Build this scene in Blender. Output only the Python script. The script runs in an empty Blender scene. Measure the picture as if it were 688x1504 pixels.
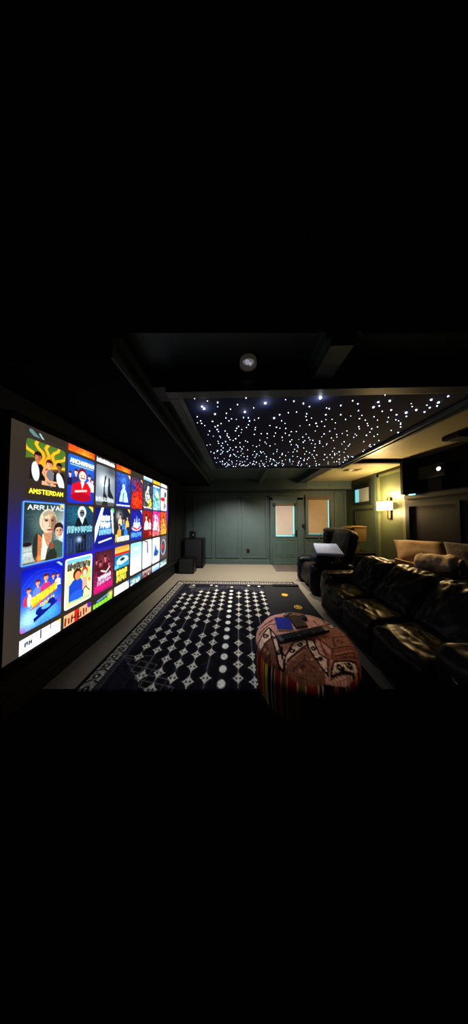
import bpy, bmesh, math, random
import numpy as np
from mathutils import Vector, Matrix, noise

C = bpy.context.scene.collection
R = math.radians
random.seed(7)
EYE = 1.5

# ------------------------------------------------------------------ materials
def s2l(c):
    return tuple(((v/12.92) if v <= 0.04045 else ((v+0.055)/1.055)**2.4) for v in c[:3])

MATS = {}
def mat(name, col, rough=0.6, metal=0.0, bump=0.0, bscale=60, emit=None, estr=1.0, vary=0.0, vscale=6, spec=0.5, stretch=None):
    """procedural principled material; col is sRGB 0..1"""
    if name in MATS: return MATS[name]
    m = bpy.data.materials.new(name); m.use_nodes = True
    nt = m.node_tree; b = nt.nodes['Principled BSDF']
    l = s2l(col)
    b.inputs['Base Color'].default_value = (*l, 1)
    b.inputs['Roughness'].default_value = rough
    b.inputs['Metallic'].default_value = metal
    b.inputs['Specular IOR Level'].default_value = spec
    tc = nt.nodes.new('ShaderNodeTexCoord')
    if vary > 0:
        n = nt.nodes.new('ShaderNodeTexNoise'); n.inputs['Scale'].default_value = vscale; n.inputs['Detail'].default_value = 6
        r = nt.nodes.new('ShaderNodeValToRGB')
        r.color_ramp.elements[0].position = 0.3; r.color_ramp.elements[1].position = 0.7
        r.color_ramp.elements[0].color = (*[v*(1-vary) for v in l], 1)
        r.color_ramp.elements[1].color = (*[min(1, v*(1+vary)) for v in l], 1)
        nt.links.new(tc.outputs['Object'], n.inputs['Vector'])
        nt.links.new(n.outputs['Fac'], r.inputs['Fac']); nt.links.new(r.outputs['Color'], b.inputs['Base Color'])
    if bump > 0:
        n2 = nt.nodes.new('ShaderNodeTexNoise'); n2.inputs['Scale'].default_value = bscale; n2.inputs['Detail'].default_value = 4
        bp = nt.nodes.new('ShaderNodeBump'); bp.inputs['Strength'].default_value = bump; bp.inputs['Distance'].default_value = 0.01
        if stretch:
            mp = nt.nodes.new('ShaderNodeMapping'); mp.inputs['Scale'].default_value = stretch
            nt.links.new(tc.outputs['Object'], mp.inputs['Vector']); nt.links.new(mp.outputs['Vector'], n2.inputs['Vector'])
        else:
            nt.links.new(tc.outputs['Object'], n2.inputs['Vector'])
        nt.links.new(n2.outputs['Fac'], bp.inputs['Height']); nt.links.new(bp.outputs['Normal'], b.inputs['Normal'])
    if emit is not None:
        b.inputs['Emission Color'].default_value = (*s2l(emit), 1)
        b.inputs['Emission Strength'].default_value = estr
    MATS[name] = m
    return m

def vcol_mat(name, rough=0.9, emission=0.0, bump=0.0, bscale=200):
    if name in MATS: return MATS[name]
    m = bpy.data.materials.new(name); m.use_nodes = True
    nt = m.node_tree; b = nt.nodes['Principled BSDF']
    a = nt.nodes.new('ShaderNodeAttribute'); a.attribute_name = 'Col'
    b.inputs['Roughness'].default_value = rough
    if emission > 0:
        b.inputs['Base Color'].default_value = (0.02, 0.02, 0.02, 1)
        nt.links.new(a.outputs['Color'], b.inputs['Emission Color'])
        b.inputs['Emission Strength'].default_value = emission
    else:
        nt.links.new(a.outputs['Color'], b.inputs['Base Color'])
    b.inputs['Specular IOR Level'].default_value = 0.2
    if bump > 0:
        tc = nt.nodes.new('ShaderNodeTexCoord')
        n2 = nt.nodes.new('ShaderNodeTexNoise'); n2.inputs['Scale'].default_value = bscale
        bp = nt.nodes.new('ShaderNodeBump'); bp.inputs['Strength'].default_value = bump; bp.inputs['Distance'].default_value = 0.005
        nt.links.new(tc.outputs['Object'], n2.inputs['Vector'])
        nt.links.new(n2.outputs['Fac'], bp.inputs['Height']); nt.links.new(bp.outputs['Normal'], b.inputs['Normal'])
    MATS[name] = m
    return m

WALL   = mat('wall_paint', (0.235, 0.295, 0.30), 0.55, bump=0.08, bscale=90, vary=0.08, vscale=3)
WALLD  = mat('wall_paint_shaded', (0.12, 0.155, 0.155), 0.55, bump=0.06, bscale=90, vary=0.06, vscale=3)  # shaded copy of the wall paint for dim faces
LEFTW  = mat('left_wall_shaded', (0.055, 0.065, 0.065), 0.6, bump=0.06, bscale=90, vary=0.06, vscale=3)  # wall paint darkened further, deep shade put into the colour
TRIM   = mat('trim_paint', (0.265, 0.325, 0.325), 0.4, vary=0.05)
CEIL   = mat('ceiling_paint', (0.27, 0.33, 0.315), 0.5, bump=0.05, bscale=80, vary=0.05)
CEILW  = mat('ceiling_paint_warm_lit', (0.58, 0.56, 0.44), 0.5, bump=0.05, bscale=80, vary=0.05)  # ceiling paint with warm lamp light put into its colour
BLACK  = mat('matte_black', (0.035, 0.035, 0.04), 0.7, vary=0.2, vscale=20)
BLACKP = mat('black_plastic', (0.04, 0.04, 0.045), 0.35, bump=0.05)
VELVET = mat('screen_velvet', (0.02, 0.02, 0.02), 0.95, vary=0.1)
DARKFLOOR = mat('blackened_floor', (0.01, 0.01, 0.01), 1.0, spec=0.0, bump=0.3)  # floor colour blackened so the foreground stays dark under the lamps
CARPET = mat('cream_carpet', (0.50, 0.475, 0.43), 0.95, bump=0.5, bscale=150, vary=0.08, vscale=40, spec=0.1)
LEATHER = mat('black_leather', (0.04, 0.045, 0.085), 0.42, bump=0.25, bscale=14, vary=0.25, vscale=9, spec=0.32)
LEATHB = mat('warm_lit_leather', (0.13, 0.10, 0.085), 0.36, bump=0.4, bscale=12, vary=0.25, vscale=9, spec=0.45, stretch=(1.6, 0.8, 1))  # same black leather, warm sconce light put into its colour
SHADE  = mat('roller_shade', (0.60, 0.56, 0.53), 0.8, vary=0.04, emit=(0.62, 0.56, 0.52), estr=0.30)  # weak emission added so the cloth looks lit from the front
SHADEG = mat('roller_shade_grey', (0.55, 0.57, 0.55), 0.8, vary=0.05, emit=(0.35, 0.38, 0.38), estr=0.22)  # cloth given a faint glow of its own by emission
DAY    = mat('daylight_gap', (0.4, 0.7, 0.75), 0.5, emit=(0.42, 0.72, 0.80), estr=1.0)
GLASS  = mat('window_glass', (0.1, 0.2, 0.22), 0.05, vary=0.1)
BRONZE = mat('bronze_metal', (0.32, 0.25, 0.16), 0.35, 0.8, vary=0.1)
CHROME = mat('chrome', (0.7, 0.7, 0.72), 0.2, 1.0, vary=0.05)
WHITE  = mat('white_plastic', (0.85, 0.85, 0.83), 0.4, vary=0.03)

# ------------------------------------------------------------------ object helpers
def link(name, me, m, parent=None, smooth=False):
    o = bpy.data.objects.new(name, me); C.objects.link(o)
    if m is not None and not me.materials: me.materials.append(m)
    if smooth:
        for p in me.polygons: p.use_smooth = True
    if parent is not None:
        o.parent = parent
        off = Vector((0, 0, 0)); p = parent
        while p is not None: off += Vector(p.location); p = p.parent
        o.location = -off
    return o

def obj(name, bm, m, parent=None, smooth=False):
    me = bpy.data.meshes.new(name)
    bmesh.ops.recalc_face_normals(bm, faces=bm.faces)
    bm.to_mesh(me); bm.free()
    return link(name, me, m, parent, smooth)

def tag(o, label=None, cat=None, group=None, kind=None):
    if label: o['label'] = label
    if cat: o['category'] = cat
    if group: o['group'] = group
    if kind: o['kind'] = kind
    return o

def thing(name, label, cat, loc=(0, 0, 0), group=None):
    o = bpy.data.objects.new(name, None); C.objects.link(o)
    o.location = loc; o.empty_display_size = 0.1
    return tag(o, label, cat, group)

def struct(name, bm, m, label=None):
    o = obj(name, bm, m); o['kind'] = 'structure'
    if label: o['label'] = label
    return o

def NB(): return bmesh.new()

def box(bm, x0, x1, y0, y1, z0, z1, bev=0.0, mtx=None):
    b = bmesh.new()
    bmesh.ops.create_cube(b, size=1.0)
    for v in b.verts:
        v.co = Vector(((x0+x1)/2 + v.co.x*(x1-x0), (y0+y1)/2 + v.co.y*(y1-y0), (z0+z1)/2 + v.co.z*(z1-z0)))
    if bev > 0:
        bmesh.ops.bevel(b, geom=list(b.edges), offset=bev, segments=2, affect='EDGES', profile=0.5)
    if mtx is not None: bmesh.ops.transform(b, matrix=mtx, verts=b.verts)
    merge(bm, b)
    return bm

def merge(bm, b):
    me = bpy.data.meshes.new('tmp'); b.to_mesh(me); b.free()
    bm.from_mesh(me); bpy.data.meshes.remove(me)

def prism(bm, pts, z0, z1):
    """vertical prism from plan polygon pts [(x,y)]"""
    lo = [bm.verts.new((x, y, z0)) for x, y in pts]; hi = [bm.verts.new((x, y, z1)) for x, y in pts]
    n = len(pts)
    bm.faces.new(lo[::-1]); bm.faces.new(hi)
    for i in range(n): bm.faces.new((lo[i], lo[(i+1) % n], hi[(i+1) % n], hi[i]))
    return bm

def tube(bm, pts, r, seg=10, cap=True):
    pts = [Vector(p) for p in pts]; rings = []
    for i, p in enumerate(pts):
        d = (pts[min(i+1, len(pts)-1)] - pts[max(i-1, 0)]).normalized()
        up = Vector((0, 0, 1)) if abs(d.z) < 0.9 else Vector((1, 0, 0))
        a = d.cross(up).normalized(); b_ = d.cross(a)
        rr = r[i] if isinstance(r, (list, tuple)) else r
        rings.append([bm.verts.new(p + rr*(math.cos(t)*a + math.sin(t)*b_)) for t in [2*math.pi*k/seg for k in range(seg)]])
    for i in range(len(rings)-1):
        for k in range(seg):
            bm.faces.new((rings[i][k], rings[i][(k+1) % seg], rings[i+1][(k+1) % seg], rings[i+1][k]))
    if cap:
        bm.faces.new(rings[0][::-1]); bm.faces.new(rings[-1])
    return bm

def lathe(bm, prof, c=(0, 0, 0), seg=32, mtx=None):
    """prof [(r,z)] around z axis"""
    b = bmesh.new(); rings = []
    for r, z in prof:
        if r < 1e-6: rings.append([b.verts.new((0, 0, z))]); continue
        rings.append([b.verts.new((r*math.cos(2*math.pi*k/seg), r*math.sin(2*math.pi*k/seg), z)) for k in range(seg)])
    for i in range(len(rings)-1):
        A, B = rings[i], rings[i+1]
        for k in range(seg):
            k2 = (k+1) % seg
            f = []
            f.append(A[k] if len(A) > 1 else A[0])
            if len(A) > 1: f.append(A[k2])
            f.append(B[k2] if len(B) > 1 else B[0])
            if len(B) > 1: f.append(B[k])
            if len(f) >= 3: b.faces.new(f)
    M = Matrix.Translation(c) @ (mtx if mtx is not None else Matrix.Identity(4))
    bmesh.ops.transform(b, matrix=M, verts=b.verts)
    merge(bm, b)
    return bm

def soft_box(bm, dims, r, mtx, n=14, amp=0.0, freq=6.0, seed=0, puff=0.0, aniso=(1, 1, 1)):
    """rounded box with wrinkled, slightly puffed faces"""
    b = bmesh.new()
    bmesh.ops.create_cube(b, size=2.0)
    bmesh.ops.subdivide_edges(b, edges=list(b.edges), cuts=n-1, use_grid_fill=True)
    hx, hy, hz = [d/2 for d in dims]
    off = Vector((seed*3.7, seed*1.3, seed*2.1))
    for v in b.verts:
        p = v.co.copy()
        q = Vector((p.x*hx, p.y*hy, p.z*hz))
        c = Vector((max(-hx+r, min(hx-r, q.x)), max(-hy+r, min(hy-r, q.y)), max(-hz+r, min(hz-r, q.z))))
        d = q - c
        if d.length > 1e-6:
            m_ = max(abs(d.x), abs(d.y), abs(d.z))
            nrm = d.normalized(); q = c + nrm*min(r, d.length if m_ < r*0.999 else r)
        else:
            nrm = Vector((0, 0, 0))
        # dominant face normal
        ax = max(range(3), key=lambda i: abs(p[i]))
        fn = Vector((0, 0, 0)); fn[ax] = 1 if p[ax] > 0 else -1
        nn = (nrm + fn*0.5).normalized()
        oth = [i for i in range(3) if i != ax]
        pf = (1-p[oth[0]]**2)*(1-p[oth[1]]**2)
        q += fn*puff*pf
        if amp:
            s = Vector((q.x*aniso[0], q.y*aniso[1], q.z*aniso[2]))*freq + off
            w = noise.noise(s)
            w2 = 1-abs(noise.noise(s*1.9 + Vector((9, 3, 1))))*2
            q += nn*amp*(w + 0.6*w2)
        v.co = q
    bmesh.ops.transform(b, matrix=mtx, verts=b.verts)
    merge(bm, b)
    return bm

def pillow(bm, w, h, t, mtx, n=26, seed=0, amp=0.012):
    b = bmesh.new(); off = Vector((seed*2.3, seed*5.1, 0))
    for side in (1, -1):
        g = []
        for i in range(n+1):
            row = []
            for j in range(n+1):
                u = i/n*2-1; v = j/n*2-1
                k = max(0, (1-abs(u)**2.4))*max(0, (1-abs(v)**2.4))
                z = side*t/2*k**0.5
                px = u*w/2*(1-0.10*(1-abs(v)**2)*0 - 0.07*(1-v*v)*abs(u))
                py = v*h/2*(1-0.07*(1-u*u)*abs(v))
                z += amp*noise.noise(Vector((px, py, side))*7+off)*(k**0.3)
                row.append(b.verts.new((px, py, z)))
            g.append(row)
        for i in range(n):
            for j in range(n):
                f = (g[i][j], g[i+1][j], g[i+1][j+1], g[i][j+1])
                b.faces.new(f if side > 0 else f[::-1])
    bmesh.ops.remove_doubles(b, verts=b.verts, dist=0.0004)
    bmesh.ops.transform(b, matrix=mtx, verts=b.verts)
    merge(bm, b)
    return bm

def T(x, y, z): return Matrix.Translation((x, y, z))
def RX(a): return Matrix.Rotation(R(a), 4, 'X')
def RY(a): return Matrix.Rotation(R(a), 4, 'Y')
def RZ(a): return Matrix.Rotation(R(a), 4, 'Z')

def frame_x(bm, x, y0, y1, z0, z1, w, d0, d1):
    """rectangular moulding ring on a plane x=const, sticking from x+d0 to x+d1"""
    a, b_ = sorted((x+d0, x+d1))
    box(bm, a, b_, y0, y1, z0, z0+w); box(bm, a, b_, y0, y1, z1-w, z1)
    box(bm, a, b_, y0, y0+w, z0+w, z1-w); box(bm, a, b_, y1-w, y1, z0+w, z1-w)
def frame_y(bm, y, x0, x1, z0, z1, w, d0, d1):
    a, b_ = sorted((y+d0, y+d1))
    box(bm, x0, x1, a, b_, z0, z0+w); box(bm, x0, x1, a, b_, z1-w, z1)
    box(bm, x0, x0+w, a, b_, z0+w, z1-w); box(bm, x1-w, x1, a, b_, z0+w, z1-w)

# ------------------------------------------------------------------ painted vertex-colour pictures
GL = {
 'A': [[(0,1),(.5,0),(1,1)],[(.2,.62),(.8,.62)]], 'M': [[(0,1),(0,0),(.5,.6),(1,0),(1,1)]],
 'S': [[(1,.1),(.5,0),(.05,.25),(.9,.68),(.5,1),(0,.88)]], 'T': [[(0,0),(1,0)],[(.5,0),(.5,1)]],
 'E': [[(1,0),(0,0),(0,1),(1,1)],[(0,.5),(.8,.5)]], 'R': [[(0,1),(0,0),(.9,.1),(.9,.4),(0,.52)],[(.4,.52),(1,1)]],
 'D': [[(0,0),(0,1),(.7,.9),(1,.5),(.7,.1),(0,0)]], 'I': [[(.5,0),(.5,1)]], 'V': [[(0,0),(.5,1),(1,0)]],
 'L': [[(0,0),(0,1),(1,1)]], 'N': [[(0,1),(0,0),(1,1),(1,0)]], 'C': [[(1,.1),(.4,0),(0,.5),(.4,1),(1,.9)]],
 'H': [[(0,0),(0,1)],[(1,0),(1,1)],[(0,.5),(1,.5)]], 'O': [[(.5,0),(0,.5),(.5,1),(1,.5),(.5,0)]],
 'B': [[(0,0),(0,1),(.9,.85),(.8,.55),(0,.5),(.8,.4),(.8,.1),(0,0)]], 'U': [[(0,0),(0,.8),(.5,1),(1,.8),(1,0)]],
 'F': [[(1,0),(0,0),(0,1)],[(0,.5),(.8,.5)]], 'Y': [[(0,0),(.5,.5),(1,0)],[(.5,.5),(.5,1)]],
 'K': [[(0,0),(0,1)],[(1,0),(0,.5),(1,1)]], 'G': [[(1,.1),(.4,0),(0,.5),(.4,1),(1,.9),(1,.55),(.6,.55)]],
 'J': [[(1,0),(1,.85),(.5,1),(0,.8)]], 'P': [[(0,1),(0,0),(.9,.1),(.9,.4),(0,.52)]], 'W': [[(0,0),(.25,1),(.5,.4),(.75,1),(1,0)]],
 'Q': [[(.5,0),(0,.5),(.5,1),(1,.5),(.5,0)],[(.6,.7),(1,1)]],
}
class Cv:
    """small raster painter; x 0..1, y 0..asp, top down; colours sRGB"""
    def __init__(s, W, asp, bg=(0, 0, 0)):
        s.W = W; s.H = max(2, int(round(W*asp))); s.asp = asp
        s.a = np.zeros((s.H, s.W, 3)); s.a[:] = bg
        ys, xs = np.mgrid[0:s.H, 0:s.W]
        s.x = xs/(s.W-1); s.y = ys/(s.H-1)*asp; s.px = 1.0/s.W
    def mix(s, m, c):
        m = np.clip(m, 0, 1)[..., None]; s.a = s.a*(1-m) + np.array(c)*m
    def grad(s, top, bot, y0=0, y1=None):
        y1 = s.asp if y1 is None else y1
        t = np.clip((s.y-y0)/(y1-y0), 0, 1)[..., None]
        m = ((s.y >= y0-1e-9) & (s.y <= y1+1e-9))[..., None]
        g = np.array(top)*(1-t) + np.array(bot)*t
        s.a = np.where(m, g, s.a)
    def ell(s, cx, cy, rx, ry, c, rot=0, al=1):
        ca, sa = math.cos(rot), math.sin(rot)
        dx, dy = s.x-cx, s.y-cy
        u = (dx*ca+dy*sa)/rx; v = (-dx*sa+dy*ca)/ry
        d = (np.sqrt(u*u+v*v)-1)*min(rx, ry)
        s.mix(np.clip(0.5-d/s.px, 0, 1)*al, c)
    def blob(s, cx, cy, r, c, al=1, ry=None):
        ry = ry or r
        s.mix(np.exp(-(((s.x-cx)/r)**2+((s.y-cy)/ry)**2))*al, c)
    def rect(s, x0, y0, x1, y1, c, al=1):
        s.mix(((s.x >= x0) & (s.x <= x1) & (s.y >= y0) & (s.y <= y1)).astype(float)*al, c)
    def poly(s, pts, c, al=1):
        ins = np.zeros(s.x.shape, bool); n = len(pts)
        for i in range(n):
            x0, y0 = pts[i]; x1, y1 = pts[(i+1) % n]
            if abs(y1-y0) < 1e-9: continue
            cond = ((s.y < y0) != (s.y < y1)) & (s.x < (x1-x0)*(s.y-y0)/(y1-y0)+x0)
            ins ^= cond
        s.mix(ins.astype(float)*al, c)
    def line(s, pts, w, c, al=1):
        m = np.zeros(s.x.shape)
        for (x0, y0), (x1, y1) in zip(pts[:-1], pts[1:]):
            dx, dy = x1-x0, y1-y0; L = dx*dx+dy*dy+1e-12
            t = np.clip(((s.x-x0)*dx+(s.y-y0)*dy)/L, 0, 1)
            d = np.hypot(s.x-x0-t*dx, s.y-y0-t*dy)
            m = np.maximum(m, np.clip(0.5-(d-w/2)/s.px, 0, 1))
        s.mix(m*al, c)
    def text(s, st, x0, y0, x1, h, c, w=0.02, slope=0):
        n = len(st); step = (x1-x0)/n
        for i, ch in enumerate(st):
            for pl in GL.get(ch, []):
                s.line([(x0+i*step+p[0]*step*0.72, y0+p[1]*h+slope*i) for p in pl], w, c)
    def marks(s, n, x0, y0, x1, h, c, w=0.02, slope=0):
        # blurred lettering too small to read: uneven upright strokes
        rs = random.Random(n*31+int(y0*100)); step = (x1-x0)/n
        for i in range(n):
            xa = x0+i*step; yo = y0+slope*i; t = rs.random()*h*.15
            s.line([(xa, yo+t), (xa+rs.uniform(-.02, .02), yo+h)], w, c)
            s.line([(xa+step*.5, yo+rs.random()*h*.3), (xa+step*.5, yo+h*rs.uniform(.7, 1))], w*.9, c)
            if rs.random() < .7: yy = yo+h*rs.choice((.05, .5, .95)); s.line([(xa, yy), (xa+step*.5, yy)], w*.8, c)
    def noise(s, amp, seed=0, k=1):
        rs = np.random.RandomState(seed)
        n = rs.rand(s.H//k+2, s.W//k+2)
        n = np.kron(n, np.ones((k, k)))[:s.H, :s.W]
        s.a = np.clip(s.a*(1+amp*(n-0.5)[..., None]*2), 0, 1)
    def person(s, cx, cy, sc, skin, hair, body, face=True):
        s.poly([(cx-1.1*sc, cy+3.6*sc), (cx-1.0*sc, cy+1.6*sc), (cx-.4*sc, cy+1.05*sc), (cx+.4*sc, cy+1.05*sc), (cx+1.0*sc, cy+1.6*sc), (cx+1.1*sc, cy+3.6*sc)], body)
        s.rect(cx-.2*sc, cy+.5*sc, cx+.2*sc, cy+1.15*sc, skin)
        s.ell(cx, cy-.14*sc, .56*sc, .66*sc, hair)
        s.ell(cx, cy+.10*sc, .44*sc, .58*sc, skin)
        s.ell(cx+.20*sc, cy+.12*sc, .22*sc, .50*sc, [v*.78 for v in skin], al=.6)
        s.ell(cx, cy-.42*sc, .46*sc, .24*sc, hair)
        s.blob(cx-.15*sc, cy+.15*sc, .16*sc, [min(1, v*1.15) for v in skin], .7)
        if face:
            d = [v*.35 for v in skin]
            s.ell(cx-.18*sc, cy, .08*sc, .05*sc, d); s.ell(cx+.18*sc, cy, .08*sc, .05*sc, d)
            s.line([(cx-.13*sc, cy+.42*sc), (cx+.13*sc, cy+.42*sc)], .07*sc, [v*.6 for v in skin])
            s.line([(cx+.02*sc, cy+.05*sc), (cx+.06*sc, cy+.24*sc)], .04*sc, [v*.75 for v in skin])
    def badge(s, c=(0.95, 0.75, 0.35)):
        s.poly([(.80, 0), (1, 0), (1, .22)], c)
    def corners(s, r, bg):
        for cx, cy, sx, sy in ((r, r, -1, -1), (1-r, r, 1, -1), (r, s.asp-r, -1, 1), (1-r, s.asp-r, 1, 1)):
            m = ((s.x-cx)*sx > 0) & ((s.y-cy)*sy > 0) & (np.hypot(s.x-cx, s.y-cy) > r)
            s.mix(m.astype(float), bg)

def lin(a):
    return np.where(a <= 0.04045, a/12.92, ((a+0.055)/1.055)**2.4)

def paint_mesh(name, co, cols, W, H, m, parent=None, smooth=True):
    """co (H,W,3) world positions, cols (H,W,3) sRGB"""
    me = bpy.data.meshes.new(name)
    n = W*H
    idx = np.arange(n).reshape(H, W)
    f = np.stack([idx[:-1, :-1], idx[1:, :-1], idx[1:, 1:], idx[:-1, 1:]], -1).reshape(-1, 4)
    me.vertices.add(n); me.vertices.foreach_set('co', co.reshape(-1).astype(np.float32))
    me.loops.add(f.size); me.loops.foreach_set('vertex_index', f.reshape(-1).astype(np.int32))
    me.polygons.add(len(f)); me.polygons.foreach_set('loop_start', (np.arange(len(f))*4).astype(np.int32))
    try: me.polygons.foreach_set('loop_total', np.full(len(f), 4, np.int32))
    except Exception: pass
    me.update(calc_edges=True); me.validate()
    at = me.color_attributes.new('Col', 'FLOAT_COLOR', 'POINT')
    c4 = np.ones((n, 4)); c4[:, :3] = lin(np.clip(cols, 0, 1)).reshape(-1, 3)
    at.data.foreach_set('color', c4.reshape(-1).astype(np.float32))
    return link(name, me, m, parent, smooth)

# ================================================================== ROOM SHELL
YF = 5.86          # far wall
XL = -1.75         # left wall
ZC = 2.68          # ceiling
def slant(y_at0, x): return y_at0 + 0.030*x        # the shell stops where the photograph stops seeing it

bm = NB(); prism(bm, [(XL, slant(1.625, XL)), (3.42, slant(1.625, 3.42)), (3.42, YF), (XL, YF)], -0.05, 0.0)
struct('floor', bm, CARPET, 'cream carpet')
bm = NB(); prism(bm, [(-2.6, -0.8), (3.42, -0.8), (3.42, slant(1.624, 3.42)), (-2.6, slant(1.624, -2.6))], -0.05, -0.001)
struct('floor.001', bm, DARKFLOOR, 'foreground floor coloured near black to stay dark')

bm = NB(); box(bm, XL-0.05, 3.5, YF, YF+0.1, 0, 2.8)
struct('wall_back', bm, WALL)
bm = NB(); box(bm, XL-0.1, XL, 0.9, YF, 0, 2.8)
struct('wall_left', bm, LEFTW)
bm = NB(); box(bm, 3.42, 3.52, 3.74, YF, 0, 2.8)
ALCOVE_LIT = mat('alcove_paint_lit', (0.29, 0.32, 0.235), 0.5, bump=0.08, bscale=90, vary=0.08, vscale=3)  # wall paint tinted with the sconce's warm light
struct('wall_alcove', bm, ALCOVE_LIT)
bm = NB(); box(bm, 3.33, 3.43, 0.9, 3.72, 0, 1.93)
struct('wall_right', bm, mat('right_wall_shaded', (0.035, 0.065, 0.065), 0.6, bump=0.06, bscale=90, vary=0.06, vscale=3))  # wall paint darkened, shade of this side put into the colour
bm = NB(); box(bm, 3.62, 3.70, 0.9, 3.78, 1.85, 2.75); box(bm, 3.33, 3.62, 0.9, 3.68, 1.90, 1.95)
struct('wall_niche', bm, mat('niche_black', (0.012, 0.014, 0.02), 0.8, vary=0.2))
bm = NB(); box(bm, 3.26, 3.62, 3.68, 3.735, 1.955, 2.68, 0.004); box(bm, 3.245, 3.27, 3.66, 3.68, 2.16, 2.19)
struct('trim_column', bm, MATS['niche_black'])

# ceiling: left/centre coffers, right part with warm lamp light in its colour
bm = NB(); prism(bm, [(XL, slant(1.12, XL)), (1.95, slant(1.12, 1.95)), (1.95, YF), (XL, YF)], ZC, ZC+0.05)
struct('ceiling', bm, CEIL)
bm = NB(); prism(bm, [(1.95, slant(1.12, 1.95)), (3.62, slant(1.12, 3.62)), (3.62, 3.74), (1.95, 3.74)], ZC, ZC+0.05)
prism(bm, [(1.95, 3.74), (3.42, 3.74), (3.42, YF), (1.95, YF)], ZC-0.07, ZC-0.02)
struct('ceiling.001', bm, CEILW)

# left soffit
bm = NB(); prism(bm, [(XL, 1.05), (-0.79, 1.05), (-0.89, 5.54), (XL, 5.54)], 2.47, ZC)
struct('trim_soffit', bm, mat('soffit_paint_shaded', (0.035, 0.045, 0.06), 0.85, bump=0.06, bscale=60, vary=0.1, spec=0.1))  # shade of the underside put into the colour
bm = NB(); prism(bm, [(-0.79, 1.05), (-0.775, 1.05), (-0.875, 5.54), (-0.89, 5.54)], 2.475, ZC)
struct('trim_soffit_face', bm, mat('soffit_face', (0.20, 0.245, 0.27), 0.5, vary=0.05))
bm = NB()
prism(bm, [(-0.775, 1.05), (-0.72, 1.05), (-0.80, 5.54), (-0.86, 5.54)], 2.60, ZC)
struct('trim_cornice', bm, TRIM)
bm = NB(); box(bm, XL, -0.86, 4.62, 4.64, 2.462, 2.47)
struct('trim_seam', bm, BLACK)

# beams
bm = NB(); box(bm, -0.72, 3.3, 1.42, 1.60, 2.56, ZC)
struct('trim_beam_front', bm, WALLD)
def beam(name, x0, x1, y0, y1, z0=2.55, m=TRIM):
    bm = NB(); box(bm, x0, x1, y0, y1, z0, ZC)
    box(bm, x0-0.025, x0, y0, y1, z0+0.045, ZC); box(bm, x1, x1+0.025, y0, y1, z0+0.045, ZC)
    box(bm, x0-0.05, x0-0.025, y0, y1, z0+0.09, ZC); box(bm, x1+0.025, x1+0.05, y0, y1, z0+0.09, ZC)
    return struct(name, bm, m)
beam('trim_beam_middle', 0.56, 0.70, 1.09, 1.42)
beam('trim_beam_middle_far', 0.58, 0.68, 3.64, 5.52)
beam('trim_beam_right', 1.76, 2.00, 3.74, 5.52, m=mat('beam_blue', (0.16, 0.22, 0.26), 0.4, vary=0.1))
bm = NB(); box(bm, 2.05, 3.62, 3.72, 3.80, 2.605, ZC)
struct('trim_beam_cross', bm, BLACK)
# a second moulded strip on the ceiling near the camera right
bm = NB(); box(bm, 0.80, 3.3, 1.36, 1.40, 2.60, 2.64)
struct('trim_strip', bm, mat('brown_trim', (0.25, 0.2, 0.16), 0.5, vary=0.1))

# frieze on far wall
bm = NB(); box(bm, XL, 3.42, 5.54, YF, 2.36, ZC)
struct('trim_frieze', bm, WALL)
bm = NB()
box(bm, XL, 1.98, 5.81, YF, 2.29, 2.36); box(bm, XL, 1.98, 5.78, YF, 2.33, 2.36)
struct('trim_crown_shade', bm, mat('crown_shade', (0.14, 0.20, 0.20), 0.5, vary=0.05))  # dark strip holding the shade under the frieze in its colour
bm = NB(); frame_y(bm, 5.54, 2.05, 2.75, 2.42, 2.62, 0.018, -0.012, 0)
struct('trim_frieze_panel', bm, TRIM)

# panel mouldings on the far wall
def panel_far(name, x0, x1, z0, z1):
    bm = NB(); frame_y(bm, YF, x0, x1, z0, z1, 0.035, -0.022, 0.001)
    frame_y(bm, YF, x0+0.035, x1-0.035, z0+0.035, z1-0.035, 0.012, -0.010, 0.001)
    return struct(name, bm, TRIM)
panel_far('trim_panel', -1.50, -0.86, 0.20, 2.20)
panel_far('trim_panel.001', -0.76, 0.0, 0.20, 2.20)
panel_far('trim_panel.002', 0.09, 0.88, 0.20, 2.20)
panel_far('trim_panel.003', 3.03, 3.38, 0.95, 2.30)
panel_far('trim_panel.004', 2.10, 2.98, 0.12, 0.80)
bm = NB(); box(bm, XL, 0.98, 5.835, YF, 0.0, 0.14, 0.004); box(bm, XL, 0.98, 5.825, YF, 0.0, 0.03)
struct('baseboard_back', bm, TRIM)
bm = NB(); box(bm, XL, XL+0.02, 1.3, 5.8, 0.0, 0.13, 0.004)
struct('baseboard_left', bm, LEFTW)
# left wall mouldings beyond the screen
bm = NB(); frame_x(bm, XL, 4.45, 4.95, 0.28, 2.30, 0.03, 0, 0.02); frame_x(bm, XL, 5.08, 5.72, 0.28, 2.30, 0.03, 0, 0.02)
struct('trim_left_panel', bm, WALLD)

# door --------------------------------------------------------------
bm = NB()
box(bm, 0.98, 1.065, 5.80, YF, 0, 2.14, 0.004); box(bm, 1.845, 2.02, 5.80, YF, 0, 2.14, 0.004); box(bm, 0.98, 2.02, 5.80, YF, 2.06, 2.20, 0.004)
struct('trim_door_casing', bm, WALL)
bm = NB(); box(bm, 1.065, 1.845, 5.815, 5.855, 0.02, 2.06, 0.004)
d1 = struct('door_1', bm, mat('door_paint', (0.26, 0.33, 0.31), 0.45, vary=0.05))
bm = NB(); frame_y(bm, 5.815, 1.12, 1.79, 0.86, 1.97, 0.04, -0.014, 0.0); obj('glass_frame', bm, TRIM, d1)
bm = NB(); box(bm, 1.155, 1.75, 5.806, 5.815, 0.90, 1.94); obj('glass_pane', bm, DAY, d1)
bm = NB(); box(bm, 1.175, 1.712, 5.795, 5.803, 0.935, 1.88, 0.003); obj('roller_shade', bm, SHADE, d1)
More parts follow.
